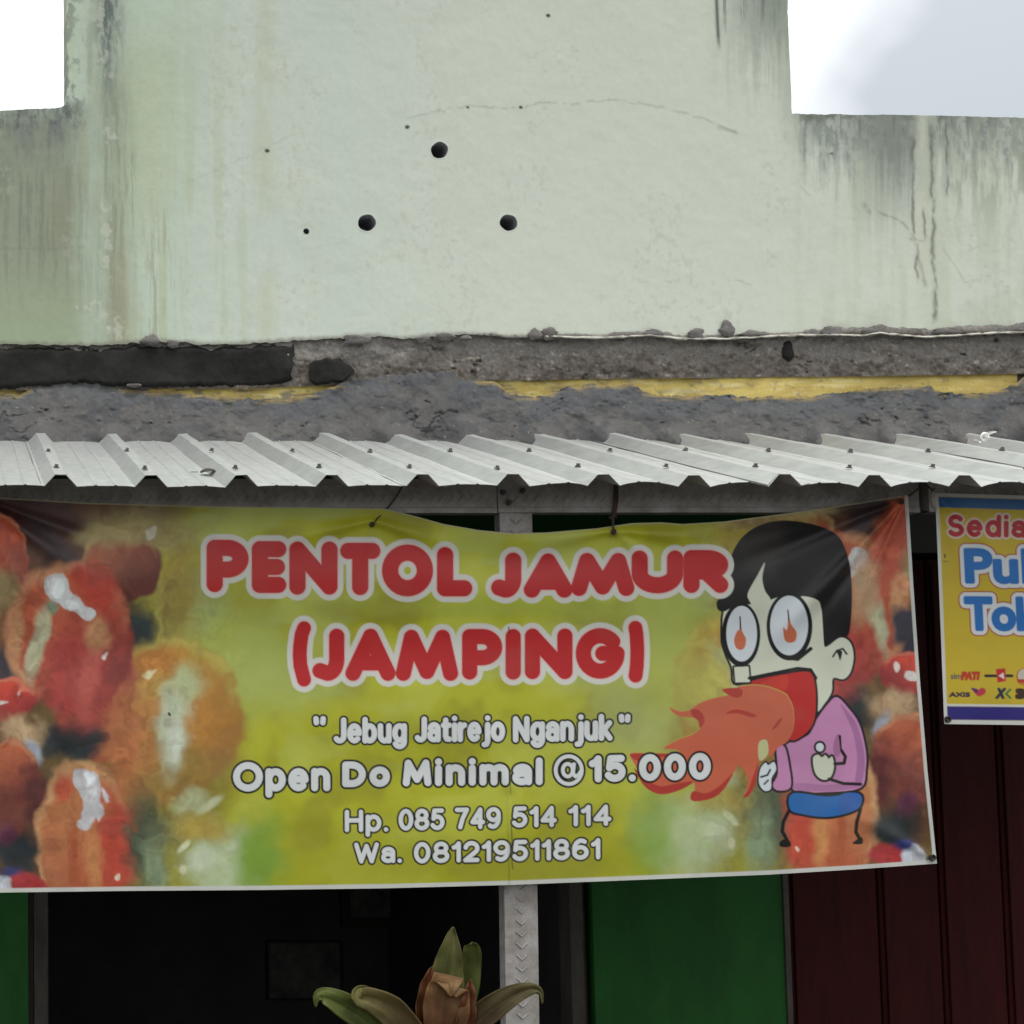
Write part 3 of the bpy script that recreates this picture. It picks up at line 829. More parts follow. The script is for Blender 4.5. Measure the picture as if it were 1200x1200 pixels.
for i in range(n - 1):
    b0, b1 = i * 4, i * 4 + 4
    Fc += [(b0, b0 + 2, b1 + 2, b1), (b0 + 1, b1 + 1, b1 + 3, b0 + 3), (b0, b1, b1 + 1, b0 + 1), (b0 + 2, b0 + 3, b1 + 3, b1 + 2)]
Fc += [(0, 1, 3, 2), (4 * n - 4, 4 * n - 2, 4 * n - 1, 4 * n - 3)]
mesh('strap', V, Fc, M['tab'], bl)
ring = [(q[0] - .014 + .0105 * math.cos(a), q[1] - .002, q[2] + .026 + .0105 * math.sin(a)) for a in np.linspace(0, 2 * math.pi, 25)]
V, Fc = tube(ring, .0026, 8)
mesh('ring', V, Fc, M['tab'], bl, smooth=True)

# ------------------------------------------------------------------ printing: draw on a grid of points
class Print:
    def __init__(self, u, v, base):
        self.u, self.v = u, v
        self.C = np.zeros(u.shape + (3,)); self.C[:] = lin(base)
        self.n1 = fbm(u / 22, v / 22, 4); self.n2 = fbm(u / 60 + 7, v / 60 + 3, 3); self.n3 = fbm(u / 7 + 70, v / 7, 3, .6); self.wx = fbm(u / 18 + 33, v / 18 + 5, 3, .42) - .5; self.wy = fbm(u / 18 + 91, v / 18 + 44, 3, .42) - .5
    def lay(self, c, a, k=None):
        c = lin(c)
        if k is None: self.C = self.C * (1 - a[..., None]) + c * a[..., None]
        else: self.C[k] = self.C[k] * (1 - a[..., None]) + c * a[..., None]
    def near(self, x0, x1, y0, y1): return (self.u > x0) & (self.u < x1) & (self.v > y0) & (self.v < y1)
    def blob(self, cx, cy, rx, ry, c, rot=0, soft=.35, a=1.0, warp=.5, fine=0.0):
        R_ = max(rx, ry) * (1.35 + soft)
        k = self.near(cx - R_, cx + R_, cy - R_, cy + R_)
        if not k.any(): return
        w_ = min(22, 1.0 * min(rx, ry)); x, y = self.u[k] - cx + w_ * self.wx[k], self.v[k] - cy + w_ * self.wy[k]
        cs, sn = math.cos(R(rot)), math.sin(R(rot))
        d = np.hypot((x * cs + y * sn) / rx, (-x * sn + y * cs) / ry) + warp * (self.n1[k] - .5) + fine * .55 * (self.n3[k] - .5)
        self.lay(c, a * sstep(1 + soft, 1 - soft, d), k)
    def sdf(self, segs, k):
        x, y = self.u[k], self.v[k]
        d = np.full(x.shape, 1e9); ins = np.zeros(x.shape, bool)
        for a, b, c, e in segs:
            dx, dy = c - a, e - b
            t = np.clip(((x - a) * dx + (y - b) * dy) / (dx * dx + dy * dy + 1e-12), 0, 1)
            d = np.minimum(d, (x - a - t * dx) ** 2 + (y - b - t * dy) ** 2)
            if dy != 0:
                cr = ((b > y) != (e > y)) & (x < dx * (y - b) / dy + a)
                ins ^= cr
        d = np.sqrt(d)
        return np.where(ins, -d, d)
    def layers(self, d, k, rings):
        """rings: (distance, colour), widest first"""
        for w, c in rings: self.lay(c, sstep(w + .62, w - .62, d), k)
    def poly(self, pts, c, out=None, oc=(28, 25, 27), round_=True, rag=0.0):
        p = np.array(pts, float)
        if round_:
            q = []
            n = len(p)
            for i in range(n):
                p0, p1, p2, p3 = p[i - 1], p[i], p[(i + 1) % n], p[(i + 2) % n]
                for t in (0, .25, .5, .75):
                    q.append(.5 * (2 * p1 + (p2 - p0) * t + (2 * p0 - 5 * p1 + 4 * p2 - p3) * t * t + (3 * p1 - p0 - 3 * p2 + p3) * t ** 3))
            p = np.array(q)
        segs = [(*p[i], *p[(i + 1) % len(p)]) for i in range(len(p))]
        m = (out or 0) + 2
        k = self.near(p[:, 0].min() - m, p[:, 0].max() + m, p[:, 1].min() - m, p[:, 1].max() + m)
        if not k.any(): return
        d = self.sdf(segs, k)
        if rag:
            d = d + rag * (self.wx[k] + self.wy[k]) + rag * .5 * (self.n3[k] - .5)
            self.lay(c, .92 * sstep(1.5, -1.9, d), k)
            return
        self.layers(d, k, ([(out, oc)] if out else []) + [(0, c)])
    def line(self, pts, w, c):
        p = np.array(pts, float)
        k = self.near(p[:, 0].min() - w - 2, p[:, 0].max() + w + 2, p[:, 1].min() - w - 2, p[:, 1].max() + w + 2)
        if not k.any(): return
        d = seg_dist(self.u[k], self.v[k], [tuple(q) for q in p]) - w / 2
        self.layers(d, k, [(0, c)])
    def text(self, word, x0, x1, y0, y1, dil, rings, rise=0.0, shear=0.0):
        """word fitted to a box (ink incl. dil), tilted by rise px over its width"""
        segs = glyph_segs(word)
        s = np.array(segs)
        xs_, ys_ = s[:, [0, 2]], s[:, [1, 3]]
        a, b, c, e = xs_.min(), xs_.max(), ys_.min(), ys_.max()
        fx = lambda x: x0 + dil + (x - a) / (b - a) * (x1 - x0 - 2 * dil)
        fy = lambda y: y1 - dil - (y - c) / (e - c) * (y1 - y0 - 2 * dil)
        X, Yv = fx(xs_), fy(ys_)
        X = X + shear * (y1 - Yv)
        Yv = Yv - rise * (X - x0) / (x1 - x0)
        S = np.stack([X[:, 0], Yv[:, 0], X[:, 1], Yv[:, 1]], 1)
        m = max(r[0] for r in rings) + dil + 2
        k = self.near(X.min() - m, X.max() + m, Yv.min() - m, Yv.max() + m)
        if not k.any(): return
        d = self.sdf([tuple(q) for q in S], k) - dil
        self.layers(d, k, rings)

_gl = {}
def glyph_segs(word):
    """outline segments of a word in Blender's built-in font"""
    if word not in _gl:
        cu = bpy.data.curves.new('w', 'FONT'); cu.body = word; cu.resolution_u = 4
        o = bpy.data.objects.new('w', cu); col.objects.link(o)
        bpy.context.view_layer.update()
        me = bpy.data.meshes.new_from_object(o.evaluated_get(bpy.context.evaluated_depsgraph_get()))
        cnt = {}
        for p_ in me.polygons:
            for e in p_.edge_keys: cnt[e] = cnt.get(e, 0) + 1
        co = [w.co for w in me.vertices]
        _gl[word] = [(co[a].x, co[a].y, co[b].x, co[b].y) for (a, b), n in cnt.items() if n == 1]
        bpy.data.objects.remove(o); bpy.data.curves.remove(cu); bpy.data.meshes.remove(me)
    return _gl[word]

def arc(cx, cy, rx, ry, a0, a1, n=14):
    return [(cx + rx * math.cos(R(a0 + (a1 - a0) * i / n)), cy + ry * math.sin(R(a0 + (a1 - a0) * i / n))) for i in range(n + 1)]
ROUND = {
 'P': [[(0, 1), (0, 0), (.5, 0)] + arc(.5, .3, .5, .3, -90, 90) + [(0, .6)]],
 'E': [[(1, 0), (0, 0), (0, 1), (1, 1)], [(0, .5), (.93, .5)]],
 'N': [[(0, 1), (0, 0), (1, 1), (1, 0)]],
 'T': [[(0, 0), (1, 0)], [(.5, 0), (.5, 1)]],
 'O': [arc(.5, .5, .5, .5, 0, 360, 28)],
 'L': [[(0, 0), (0, 1), (1, 1)]],
 'J': [[(1, 0)] + arc(.45, .62, .55, .38, 0, 90) + [(0, .93)]],
 'A': [[(0, 1), (.5, 0), (1, 1)], [(.22, .72), (.78, .72)]],
 'M': [[(0, 1), (.17, .03), (.5, .95), (.83, .03), (1, 1)]],
 'U': [[(0, 0)] + arc(.5, .55, .5, .45, 180, 0) + [(1, 0)]],
 'R': [[(0, 1), (0, 0), (.55, 0)] + arc(.55, .25, .45, .25, -90, 90) + [(0, .5)], [(.5, .5), (1, 1)]],
 'I': [[(.5, 0), (.5, 1)]],
 'G': [arc(.5, .5, .5, .5, -42, -360, 26) + [(.98, .5), (.58, .5)]],
 '(': [[(1, 0), (.45, .12), (.08, .36), (0, .52), (.15, .72), (1, 1)]],
 ')': [[(0, 0), (.6, .15), (.98, .4), (1, .55), (.75, .8), (.1, 1)]],
}
def full(cx, cy, rx, ry): return arc(cx, cy, rx, ry, 0, 360, 24)
DOT = lambda x, y: [(x, y), (x + .001, y)]
PLAIN = {   # pen strokes, baseline 0, y down: capitals reach -.72, small letters -.52
 '0': [full(.24, -.36, .24, .36)], '1': [[(0, -.55), (.1, -.6), (.19, -.72), (.19, 0)]], '2': [arc(.24, -.5, .23, .22, -170, 38) + [(0, 0), (.47, 0)]],
 '4': [[(.36, 0), (.36, -.72), (0, -.2), (.48, -.2)]], '5': [[(.43, -.72), (.09, -.72), (.05, -.39)] + arc(.22, -.235, .24, .235, -132, 150)],
 '6': [full(.24, -.22, .24, .22), arc(.27, -.36, .27, .36, 170, 300)], '7': [[(0, -.72), (.46, -.72), (.26, -.36), (.15, 0)]],
 '8': [full(.24, -.54, .2, .18), full(.24, -.19, .24, .19)], '9': [full(.24, -.5, .24, .22), arc(.21, -.36, .27, .36, -10, 120)],
 'H': [[(0, -.72), (0, 0)], [(.52, -.72), (.52, 0)], [(0, -.38), (.52, -.38)]], 'W': [[(0, -.72), (.2, 0), (.41, -.66), (.62, 0), (.82, -.72)]],
 'p': [[(0, -.52), (0, .2)], full(.21, -.26, .21, .26)], 'b': [[(0, -.74), (0, 0)], full(.21, -.26, .21, .26)], 'd': [[(.42, -.74), (.42, 0)], full(.21, -.26, .21, .26)],
 'a': [[(.02, -.4)] + arc(.2, -.36, .19, .16, -150, 0) + [(.39, 0)], full(.19, -.15, .19, .15)], '.': [DOT(0, 0)],
 'O': [full(.36, -.36, .36, .36)], 'D': [[(0, -.72), (0, 0), (.2, 0)] + arc(.2, -.36, .34, .36, 90, -90) + [(0, -.72)]],
 'e': [[(.03, -.27), (.42, -.27)] + arc(.22, -.26, .21, .26, 0, -312)], 'o': [full(.22, -.26, .22, .26)],
 'n': [[(0, -.52), (0, 0)], [(0, -.3)] + arc(.19, -.32, .19, .2, 180, 360) + [(.38, 0)]],
 'm': [[(0, -.52), (0, 0)], [(0, -.3)] + arc(.17, -.33, .17, .19, 180, 360) + [(.34, 0)], [(.34, -.3)] + arc(.51, -.33, .17, .19, 180, 360) + [(.68, 0)]],
 'i': [[(0, -.5), (0, 0)], DOT(0, -.74)], 'l': [[(0, -.74), (0, 0)]], 'M': [[(0, 0), (.06, -.7), (.33, -.12), (.6, -.7), (.66, 0)]],
 'J': [[(.34, -.72)] + arc(.16, -.17, .18, .17, 0, 145)], 'u': [[(0, -.52)] + arc(.19, -.2, .19, .2, 180, 0) + [(.38, -.52)], [(.38, -.52), (.38, 0)]],
 'g': [full(.21, -.27, .21, .25), [(.42, -.52), (.42, 0)] + arc(.21, .02, .21, .18, 0, 150)], 't': [[(.1, -.68), (.1, -.12), (.15, -.02), (.26, -.01)], [(0, -.5), (.26, -.5)]],
 'r': [[(0, -.52), (0, 0)], [(0, -.3), (.05, -.44), (.2, -.5)]], 'j': [[(.1, -.5), (.1, .08), (.04, .18), (-.06, .19)], DOT(.1, -.74)],
 'N': [[(0, 0), (0, -.72), (.5, 0), (.5, -.72)]], 'k': [[(0, -.74), (0, 0)], [(.36, -.52), (.02, -.2)], [(.12, -.28), (.38, 0)]], '"': [[(0, -.72), (.01, -.58)], [(.2, -.72), (.19, -.58)]],
 '@': [arc(.4, -.32, .4, .42, 68, -292 + 0, 30)[::1], full(.37, -.32, .15, .19), [(.56, -.5), (.53, -.22), (.6, -.13), (.7, -.17), (.78, -.3)]],
 'S': [arc(.2, -.54, .2, .18, -30, -250) + arc(.2, -.18, .22, .18, -70, 150)],
}
def pen_word(pr, word, x0, x1, y0, y1, r, rings, rise=0.0, gap=None, shear=0.0):
    """a word drawn with a round pen of radius r, fitted to a box given for its ink"""
    h = (y1 - y0 - 2 * r)
    tall = max(-y for ch in word for st in PLAIN[ch] for x, y in st); low = max(y for ch in word for st in PLAIN[ch] for x, y in st)
    sc = h / (tall + low); gp = (gap if gap is not None else 2 * r / sc + .075)
    x = 0; sts = []
    for ch in word:
        a = min(q[0] for st in PLAIN[ch] for q in st); b = max(q[0] for st in PLAIN[ch] for q in st)
        sts += [[(x + q[0] - a, q[1]) for q in st] for st in PLAIN[ch]]
        x += b - a + gp
    wd = max(x - gp, .01); fx = (x1 - x0 - 2 * r) / wd
    P_ = [[(x0 + r + q[0] * fx, y0 + r + (q[1] + tall) * sc) for q in st] for st in sts]
    P_ = [[(a + shear * (y1 - b), b - rise * (a - x0) / (x1 - x0)) for a, b in st] for st in P_]
    m = max(q[0] for q in rings) + r + 2
    al = [q for st in P_ for q in st]
    k = pr.near(min(q[0] for q in al) - m, max(q[0] for q in al) + m, min(q[1] for q in al) - m, max(q[1] for q in al) + m)
    if not k.any(): return
    d = np.minimum.reduce([seg_dist(pr.u[k], pr.v[k], st) for st in P_]) - r
    pr.layers(d, k, rings)

def round_letter(pr, ch, x0, x1, y0, y1, r, rings):
    pts = [[(x0 + r + a * (x1 - x0 - 2 * r), y0 + r + b * (y1 - y0 - 2 * r)) for a, b in st] for st in ROUND[ch]]
    m = max(q[0] for q in rings) + 2
    k = pr.near(x0 - m, x1 + m, y0 - m, y1 + m)
    d = np.minimum.reduce([seg_dist(pr.u[k], pr.v[k], st) for st in pts]) - r
    return k, d

# ------------------------------------------------------------------ the large banner
ban_top = trace([(-40, 581), (0, 583), (100, 589), (230, 593), (300, 594), (400, 595), (450, 596), (480, 603), (520, 614), (560, 621), (600, 625), (640, 624),
                 (700, 619), (720, 616), (740, 613), (775, 612), (800, 614), (850, 611), (880, 607), (950, 598), (1000, 590), (1064, 580)])
ban_bot = trace([(-40, 1046), (0, 1046), (150, 1044), (300, 1043), (450, 1041), (600, 1037), (750, 1031), (900, 1025), (1000, 1019), (1098, 1012)])
nu, nv = 1180, 478
s = np.linspace(0, 1, nu)[None, :]; t = np.linspace(0, 1, nv)[:, None]
uR = np.interp(t, [0, .25, .5, .75, 1], [1064, 1070.5, 1078, 1087, 1098])
BU = -25 + s * (uR + 25)
tu = -25 + s * (1064 + 25) + 0 * t
BV = ban_top(tu) * (1 - t) + ban_bot(-25 + s * (1098 + 25)) * t
def ridge(u, v, a, b, w, amp, fade=True):
    dx, dy = b[0] - a[0], b[1] - a[1]
    L_ = math.hypot(dx, dy)
    tt = ((u - a[0]) * dx + (v - a[1]) * dy) / L_ ** 2
    d = ((u - a[0]) * dy - (v - a[1]) * dx) / L_
    return amp * np.exp(-(d / (w * (.4 + 1.2 * np.clip(tt, 0, 1)))) ** 2) * sstep(-.05, .08, tt) * sstep(1.0, .45, tt)
D = .012 * (fbm(BU / 260, BV / 190, 3) - .5) + .004 * (fbm(BU / 70 + 5, BV / 60, 3) - .5)
for a, b, w, am in (((1062, 584), (860, 800), 10, -.0075), ((1062, 584), (930, 760), 6, .0045), ((1062, 584), (985, 760), 6, -.005), ((1060, 584), (800, 690), 10, .006), ((1062, 584), (1035, 760), 7, .004), ((1060, 586), (700, 640), 12, -.005),
                    ((-24, 584), (120, 690), 9, -.0065), ((-24, 584), (160, 650), 8, .005), ((-24, 590), (60, 760), 8, -.004), ((437, 610), (300, 640), 9, -.005), ((437, 610), (560, 650), 10, -.006),
                    ((437, 610), (425, 720), 8, .003), ((719, 622), (600, 640), 9, -.006), ((719, 622), (850, 632), 9, -.006), ((719, 622), (705, 740), 8, .003), ((719, 622), (790, 680), 9, -.003),
                    ((1094, 1006), (960, 930), 10, -.003), ((598, 1040), (597, 900), 2.2, -.0022), ((600, 930), (560, 800), 18, -.003)):
    D = D + ridge(BU, BV, a, b, w, am * 1.35)
D = D + .010 * np.exp(-((BV - ban_top(BU) - 34) / 20) ** 2) * np.exp(-((BU - 590) / 120) ** 2)   # belly between the two ties
D = D - .006 * np.exp(-((BV - 668 - .03 * BU) / 40) ** 2) + .004 * np.exp(-((BV - 765) / 40) ** 2)
D = np.clip(D, -.03, .0115)
BP = at(BU, BV, Y_BAN + D)

pr = Print(BU, BV, (188, 190, 44))
n1, n2 = pr.n1, pr.n2
pr.lay((166, 164, 24), sstep(.48, .66, n2) * .7)
pr.lay((200, 204, 74), sstep(.48, .3, n2) * .8)
pr.lay((190, 198, 100), .7 * sstep(.5, .68, fbm(BU / 90 + 31, BV / 30 + 9, 3)) * sstep(1050, 700, BV))  # the vinyl's sheen put into the ink: paler above the foot
for b in ((330, 790, 70, 40, (168, 180, 100)), (700, 770, 60, 40, (170, 180, 105)), (760, 850, 70, 35, (178, 186, 116)), (440, 715, 60, 14, (148, 146, 28)), (520, 860, 90, 20, (158, 158, 32)),
          (800, 720, 60, 40, (166, 166, 56)), (640, 712, 200, 10, (178, 188, 72)), (640, 1010, 200, 20, (162, 162, 32))):
    pr.blob(*b[:4], b[4], soft=.8, a=.75)
def food(mx, dv):
    X = (lambda x: x) if not mx else (lambda x: 1072 - x)
    sg = -1 if mx else 1
    def B(x, y, rx, ry, c, rot=0, soft=.3, a=1.0, warp=.3, fine=0.0):
        pr.blob(X(x), y + dv, rx, ry, c, rot * sg, soft, a, warp, fine)
    def G(pts, c): pr.poly([(X(x), y + dv) for x, y in pts], c, rag=7.0)
    def ball(cx, cy, rx, ry, rot, lit, deep, rim):
        """a glossy ball as the print shows it: light upper left, deep lower right, thin pale skin along the edge"""
        R_ = max(rx, ry) * 1.3
        k = pr.near(X(cx) - R_, X(cx) + R_, cy + dv - R_, cy + dv + R_)
        if not k.any(): return
        x, y = (pr.u[k] - X(cx)) * sg + 16 * pr.wx[k], pr.v[k] - cy - dv + 16 * pr.wy[k]
        cs, sn = math.cos(R(rot)), math.sin(R(rot))
        d = np.hypot((x * cs + y * sn) / rx, (-x * sn + y * cs) / ry)
        g = sstep(-.75, .8, (.55 * x / rx + .85 * y / ry) + .5 * (pr.n1[k] - .5))
        c = lin(lit) * (1 - g[..., None]) + lin(deep) * g[..., None]
        r_ = (sstep(.80, .93, d) * sstep(.1, .6, 1 - g) * .8)[..., None]
        c = c * (1 - r_) + lin(rim) * r_
        m = sstep(1.09, .95, d)[..., None]
        pr.C[k] = pr.C[k] * (1 - m) + c * m
    B(40, 800, 150, 300, (92, 44, 34), soft=.3, a=.96, warp=.2); B(150, 900, 110, 160, (120, 104, 48), soft=.5, a=.8)
    B(225, 712, 36, 34, (168, 182, 110), soft=.8); B(295, 770, 36, 60, (182, 194, 98), soft=.8, a=.8); B(208, 690, 26, 64, (164, 140, 50), soft=.7, a=.85)
    B(50, 606, 100, 30, (66, 34, 32), soft=.5); B(150, 598, 60, 16, (110, 74, 46), soft=.6)
    B(165, 622, 50, 24, (166, 150, 84), soft=.6); ball(141, 664, 46, 46, 0, (168, 92, 58), (104, 50, 40), (176, 146, 92)); B(138, 628, 42, 11, (172, 152, 94), soft=.7); G([(172, 622), (181, 618), (180, 628), (173, 632)], (206, 200, 176))
    ball(10, 660, 26, 66, -20, (206, 88, 50), (150, 62, 40), (196, 118, 74)); B(4, 695, 20, 28, (166, 146, 92), soft=.5); B(2, 735, 14, 22, (140, 94, 44), soft=.6)
    B(62, 640, 15, 46, (56, 38, 40), -38, soft=.5)
    B(163, 737, 16, 26, (46, 58, 56), soft=.5); B(12, 782, 22, 26, (48, 44, 58), soft=.5)
    # the big yellow ball, the red one leaning on it
    ball(200, 842, 84, 94, 0, (190, 150, 58), (170, 120, 52), (196, 182, 84))
    B(236, 850, 24, 44, (190, 132, 52), 8, soft=.6); B(196, 905, 70, 32, (160, 128, 54), soft=.7); B(176, 776, 34, 16, (196, 128, 50), -12, soft=.6)
    B(202, 850, 17, 50, (190, 200, 168), 4, soft=.55, a=.95); B(218, 800, 20, 18, (178, 184, 134), soft=.7); B(205, 870, 9, 26, (206, 212, 190), 4, soft=.6)
    ball(126, 822, 32, 72, 4, (196, 66, 54), (150, 72, 46), (206, 110, 80)); B(150, 870, 26, 64, (182, 108, 58), 6, soft=.7)
    B(84, 866, 38, 26, (38, 46, 48), soft=.4, warp=.6)
    # cut ball with white filling
    ball(80, 748, 72, 88, -6, (198, 96, 58), (146, 50, 44), (206, 150, 102))
    B(112, 692, 24, 36, (188, 62, 42), -32, soft=.4); B(92, 795, 32, 56, (172, 58, 52), soft=.5); B(30, 726, 12, 44, (180, 84, 48), 14, soft=.5); B(104, 800, 10, 40, (196, 84, 70), 8, soft=.7)
    B(114, 742, 14, 20, (196, 142, 92), soft=.6); B(45, 752, 10, 44, (182, 178, 140), 14, soft=.4); B(20, 745, 7, 40, (200, 142, 92), 4, soft=.6)
    G([(54, 684), (60, 675), (72, 672), (78, 678), (84, 692), (96, 702), (103, 712), (111, 716), (110, 722), (98, 727), (88, 722), (78, 716), (70, 708), (62, 704), (55, 696)], (206, 210, 206))
    G([(58, 682), (70, 677), (76, 690), (68, 700), (60, 694)], (232, 234, 232)); G([(80, 702), (92, 704), (98, 716), (86, 718), (78, 712)], (230, 232, 232))
    B(61, 712, 7, 9, (126, 140, 112), soft=.6); G([(120, 770), (124, 764), (127, 766), (123, 774)], (236, 230, 220)); G([(168, 792), (176, 786), (184, 784), (183, 788), (174, 796)], (226, 212, 160))
    # left margin
    ball(10, 820, 30, 24, 0, (212, 70, 48), (150, 44, 42), (214, 120, 90)); G([(0, 821), (8, 820), (12, 824), (4, 828), (-4, 827)], (226, 224, 216)); G([(19, 813), (22, 809), (24, 813), (21, 819)], (232, 224, 210))
    B(24, 858, 28, 17, (190, 158, 116), soft=.5, fine=.5); B(40, 884, 9, 18, (158, 164, 176), -15, soft=.5)
    ball(10, 908, 38, 38, 0, (190, 96, 56), (126, 52, 42), (196, 130, 90)); B(44, 944, 22, 34, (96, 36, 36), soft=.5); B(8, 955, 20, 26, (126, 58, 44), soft=.6)
    # lower ball with white curls
    ball(98, 985, 56, 92, 0, (200, 128, 74), (182, 88, 52), (206, 156, 104)); B(137, 990, 22, 56, (192, 70, 46), soft=.5); B(74, 925, 10, 14, (196, 84, 50), soft=.6); B(86, 1005, 5, 36, (176, 86, 48), soft=.7); B(62, 1005, 7, 40, (190, 112, 66), soft=.7); B(110, 1010, 8, 40, (204, 134, 74), soft=.7)
    G([(84, 906), (92, 900), (104, 902), (114, 908), (119, 918), (118, 935), (121, 950), (116, 964), (112, 958), (108, 970), (98, 974), (90, 966), (96, 950), (92, 934), (88, 922)], (206, 210, 214))
    G([(98, 905), (112, 910), (115, 930), (106, 942), (100, 925)], (232, 234, 238)); G([(119, 922), (124, 928), (129, 939), (122, 938)], (226, 226, 236)); G([(134, 1028), (139, 1025), (137, 1031)], (220, 200, 172))
    B(20, 1000, 27, 24, (34, 42, 46), soft=.4); B(8, 976, 12, 13, (92, 38, 64), soft=.6)
    B(30, 1036, 26, 13, (176, 40, 44), soft=.3); B(0, 1038, 17, 17, (206, 212, 220), soft=.12); B(12, 1022, 12, 6, (50, 54, 112), soft=.6)
    B(166, 985, 18, 50, (78, 88, 66), soft=.7); B(182, 1016, 15, 36, (128, 146, 108), soft=.7); B(196, 972, 26, 14, (104, 114, 80), soft=.8)
    B(224, 940, 18, 14, (184, 190, 138), -30, soft=.5); B(244, 945, 17, 5, (204, 210, 164), -35, soft=.5); B(216, 990, 11, 4, (212, 216, 176), -48, soft=.4)
    B(262, 1012, 46, 42, (186, 202, 154), soft=.45); B(236, 1006, 16, 13, (204, 214, 180), soft=.5); B(274, 1004, 12, 20, (200, 212, 172), 10, soft=.6); B(215, 1020, 4, 6, (212, 210, 170), soft=.4)
    B(235, 970, 34, 14, (184, 162, 64), soft=.7); B(305, 1005, 26, 44, (132, 166, 56), soft=.7)
pr.lay((158, 158, 22), .45 * sstep(930, 1010, BV))  # ink darkened low down, where the painted sheen gives out
food(False, 0); food(True, -32)
pr.blob(1045, 640, 20, 60, (198, 84, 52), 18, soft=.5); pr.blob(1012, 690, 14, 40, (196, 160, 116), 8, soft=.6, a=.8)
pr.blob(1060, 735, 14, 22, (62, 60, 70), soft=.4); pr.blob(900, 610, 50, 10, (160, 136, 66), soft=.7); pr.blob(812, 805, 60, 44, (186, 192, 92), soft=.8, a=.75); pr.blob(800, 960, 50, 40, (180, 196, 130), soft=.8, a=.5)
fz = np.maximum(sstep(330, 150, BU), sstep(760, 900, BU))[..., None]
tex = fbm(BU / 9 + 6 * pr.wx, BV / 15 + 6 * pr.wy, 5, .6) - .5; tex2 = fbm(BU / 30 + 5 + 4 * pr.wx, BV / 38 + 4 * pr.wy, 3) - .5
pr.C = pr.C * (1 + fz * (.26 * tex + .85 * tex2)[..., None] * np.array([.85, 1.05, 1.1]))
lum = (pr.C * np.array([.3, .55, .15])).sum(-1, keepdims=True)
pr.C = (pr.C * (1 - .06 * fz) + .06 * fz * (lum + .02)) * (1 + .12 * fz)
pr.C = pr.C * (.97 + .06 * pr.n3[..., None])

# the cartoon, traced on a 2.608 times enlargement of the print
Kc = lambda pts: [(720 + x / 2.608, 580 + y / 2.608) for x, y in pts]
INK = (14, 12, 13); SKIN = (222, 226, 204); WHT = (224, 232, 236)
def ell(cx, cy, rx, ry, n=26): return [(cx + rx * math.cos(2 * math.pi * i / n), cy + ry * math.sin(2 * math.pi * i / n)) for i in range(n)]
pr.poly(Kc([(345, 330), (440, 330), (560, 300), (632, 345), (640, 452), (652, 462), (690, 436), (720, 450), (731, 492), (722, 540), (700, 563), (668, 560), (664, 602), (642, 638), (615, 664), (560, 640), (480, 600), (412, 575), (367, 574), (360, 528), (340, 480), (330, 430)]), SKIN, 2.6)
pr.poly(Kc([(680, 618), (715, 652), (748, 700), (768, 780), (768, 840), (752, 895), (650, 908), (548, 902), (537, 820), (524, 765), (592, 735), (616, 690), (652, 640)]), (206, 142, 186), 2.9)
pr.poly(Kc([(690, 640), (712, 660), (742, 705), (762, 780), (764, 840), (752, 885), (735, 880), (742, 800), (725, 715)]), (176, 116, 164))
pr.poly(Kc([(560, 880), (650, 886), (745, 876), (750, 893), (650, 905), (549, 900)]), (186, 124, 170))
pr.poly(Kc([(496, 775), (520, 770), (534, 830), (538, 893), (500, 903), (484, 886), (500, 850)]), (206, 142, 186), 2.7)
pr.poly(Kc([(545, 912), (650, 922), (746, 912), (750, 953), (700, 976), (640, 984), (580, 976), (538, 962)]), (40, 112, 186), 2.9, round_=True)
pr.poly(Kc([(690, 918), (745, 913), (748, 952), (690, 975)]), (54, 104, 180))
pr.line(Kc([(533, 966), (516, 1000), (513, 1028), (530, 1060)]), 4.2, INK); pr.poly(Kc([(505, 1062), (520, 1052), (538, 1062), (536, 1075), (508, 1075)]), INK)
pr.line(Kc([(752, 960), (741, 1000), (738, 1030), (750, 1052)]), 4.2, INK); pr.poly(Kc([(728, 1066), (740, 1054), (756, 1046), (758, 1066)]), INK)
pr.poly(Kc([(410, 580), (445, 562), (520, 548), (575, 540), (602, 545), (612, 575), (616, 630), (610, 690), (585, 728), (540, 750), (520, 700), (490, 620)]), (196, 44, 40), 2.6)
pr.poly(Kc([(440, 585), (480, 560), (530, 552), (520, 600), (470, 600)]), (206, 62, 44))
FLAME = [(520, 608), (470, 588), (420, 582), (375, 588), (395, 606), (378, 618), (350, 612), (270, 632), (232, 656), (200, 662), (168, 650), (192, 674), (235, 680), (264, 682), (268, 706), (240, 732), (200, 746), (150, 774),
         (188, 778), (196, 792), (100, 790), (48, 792), (66, 830), (84, 880), (112, 905), (150, 915), (205, 900), (240, 878), (246, 905), (236, 934), (290, 930), (330, 905), (362, 855), (380, 826), (402, 850), (406, 890), (394, 924),
         (412, 918), (432, 880), (441, 820), (448, 758), (466, 748), (474, 800), (500, 772), (530, 752), (547, 710), (546, 655), (532, 622)]
pr.poly(Kc([(x + 1, y - 3) for x, y in FLAME]), (196, 176, 92))
pr.poly(Kc(FLAME), (212, 106, 76))
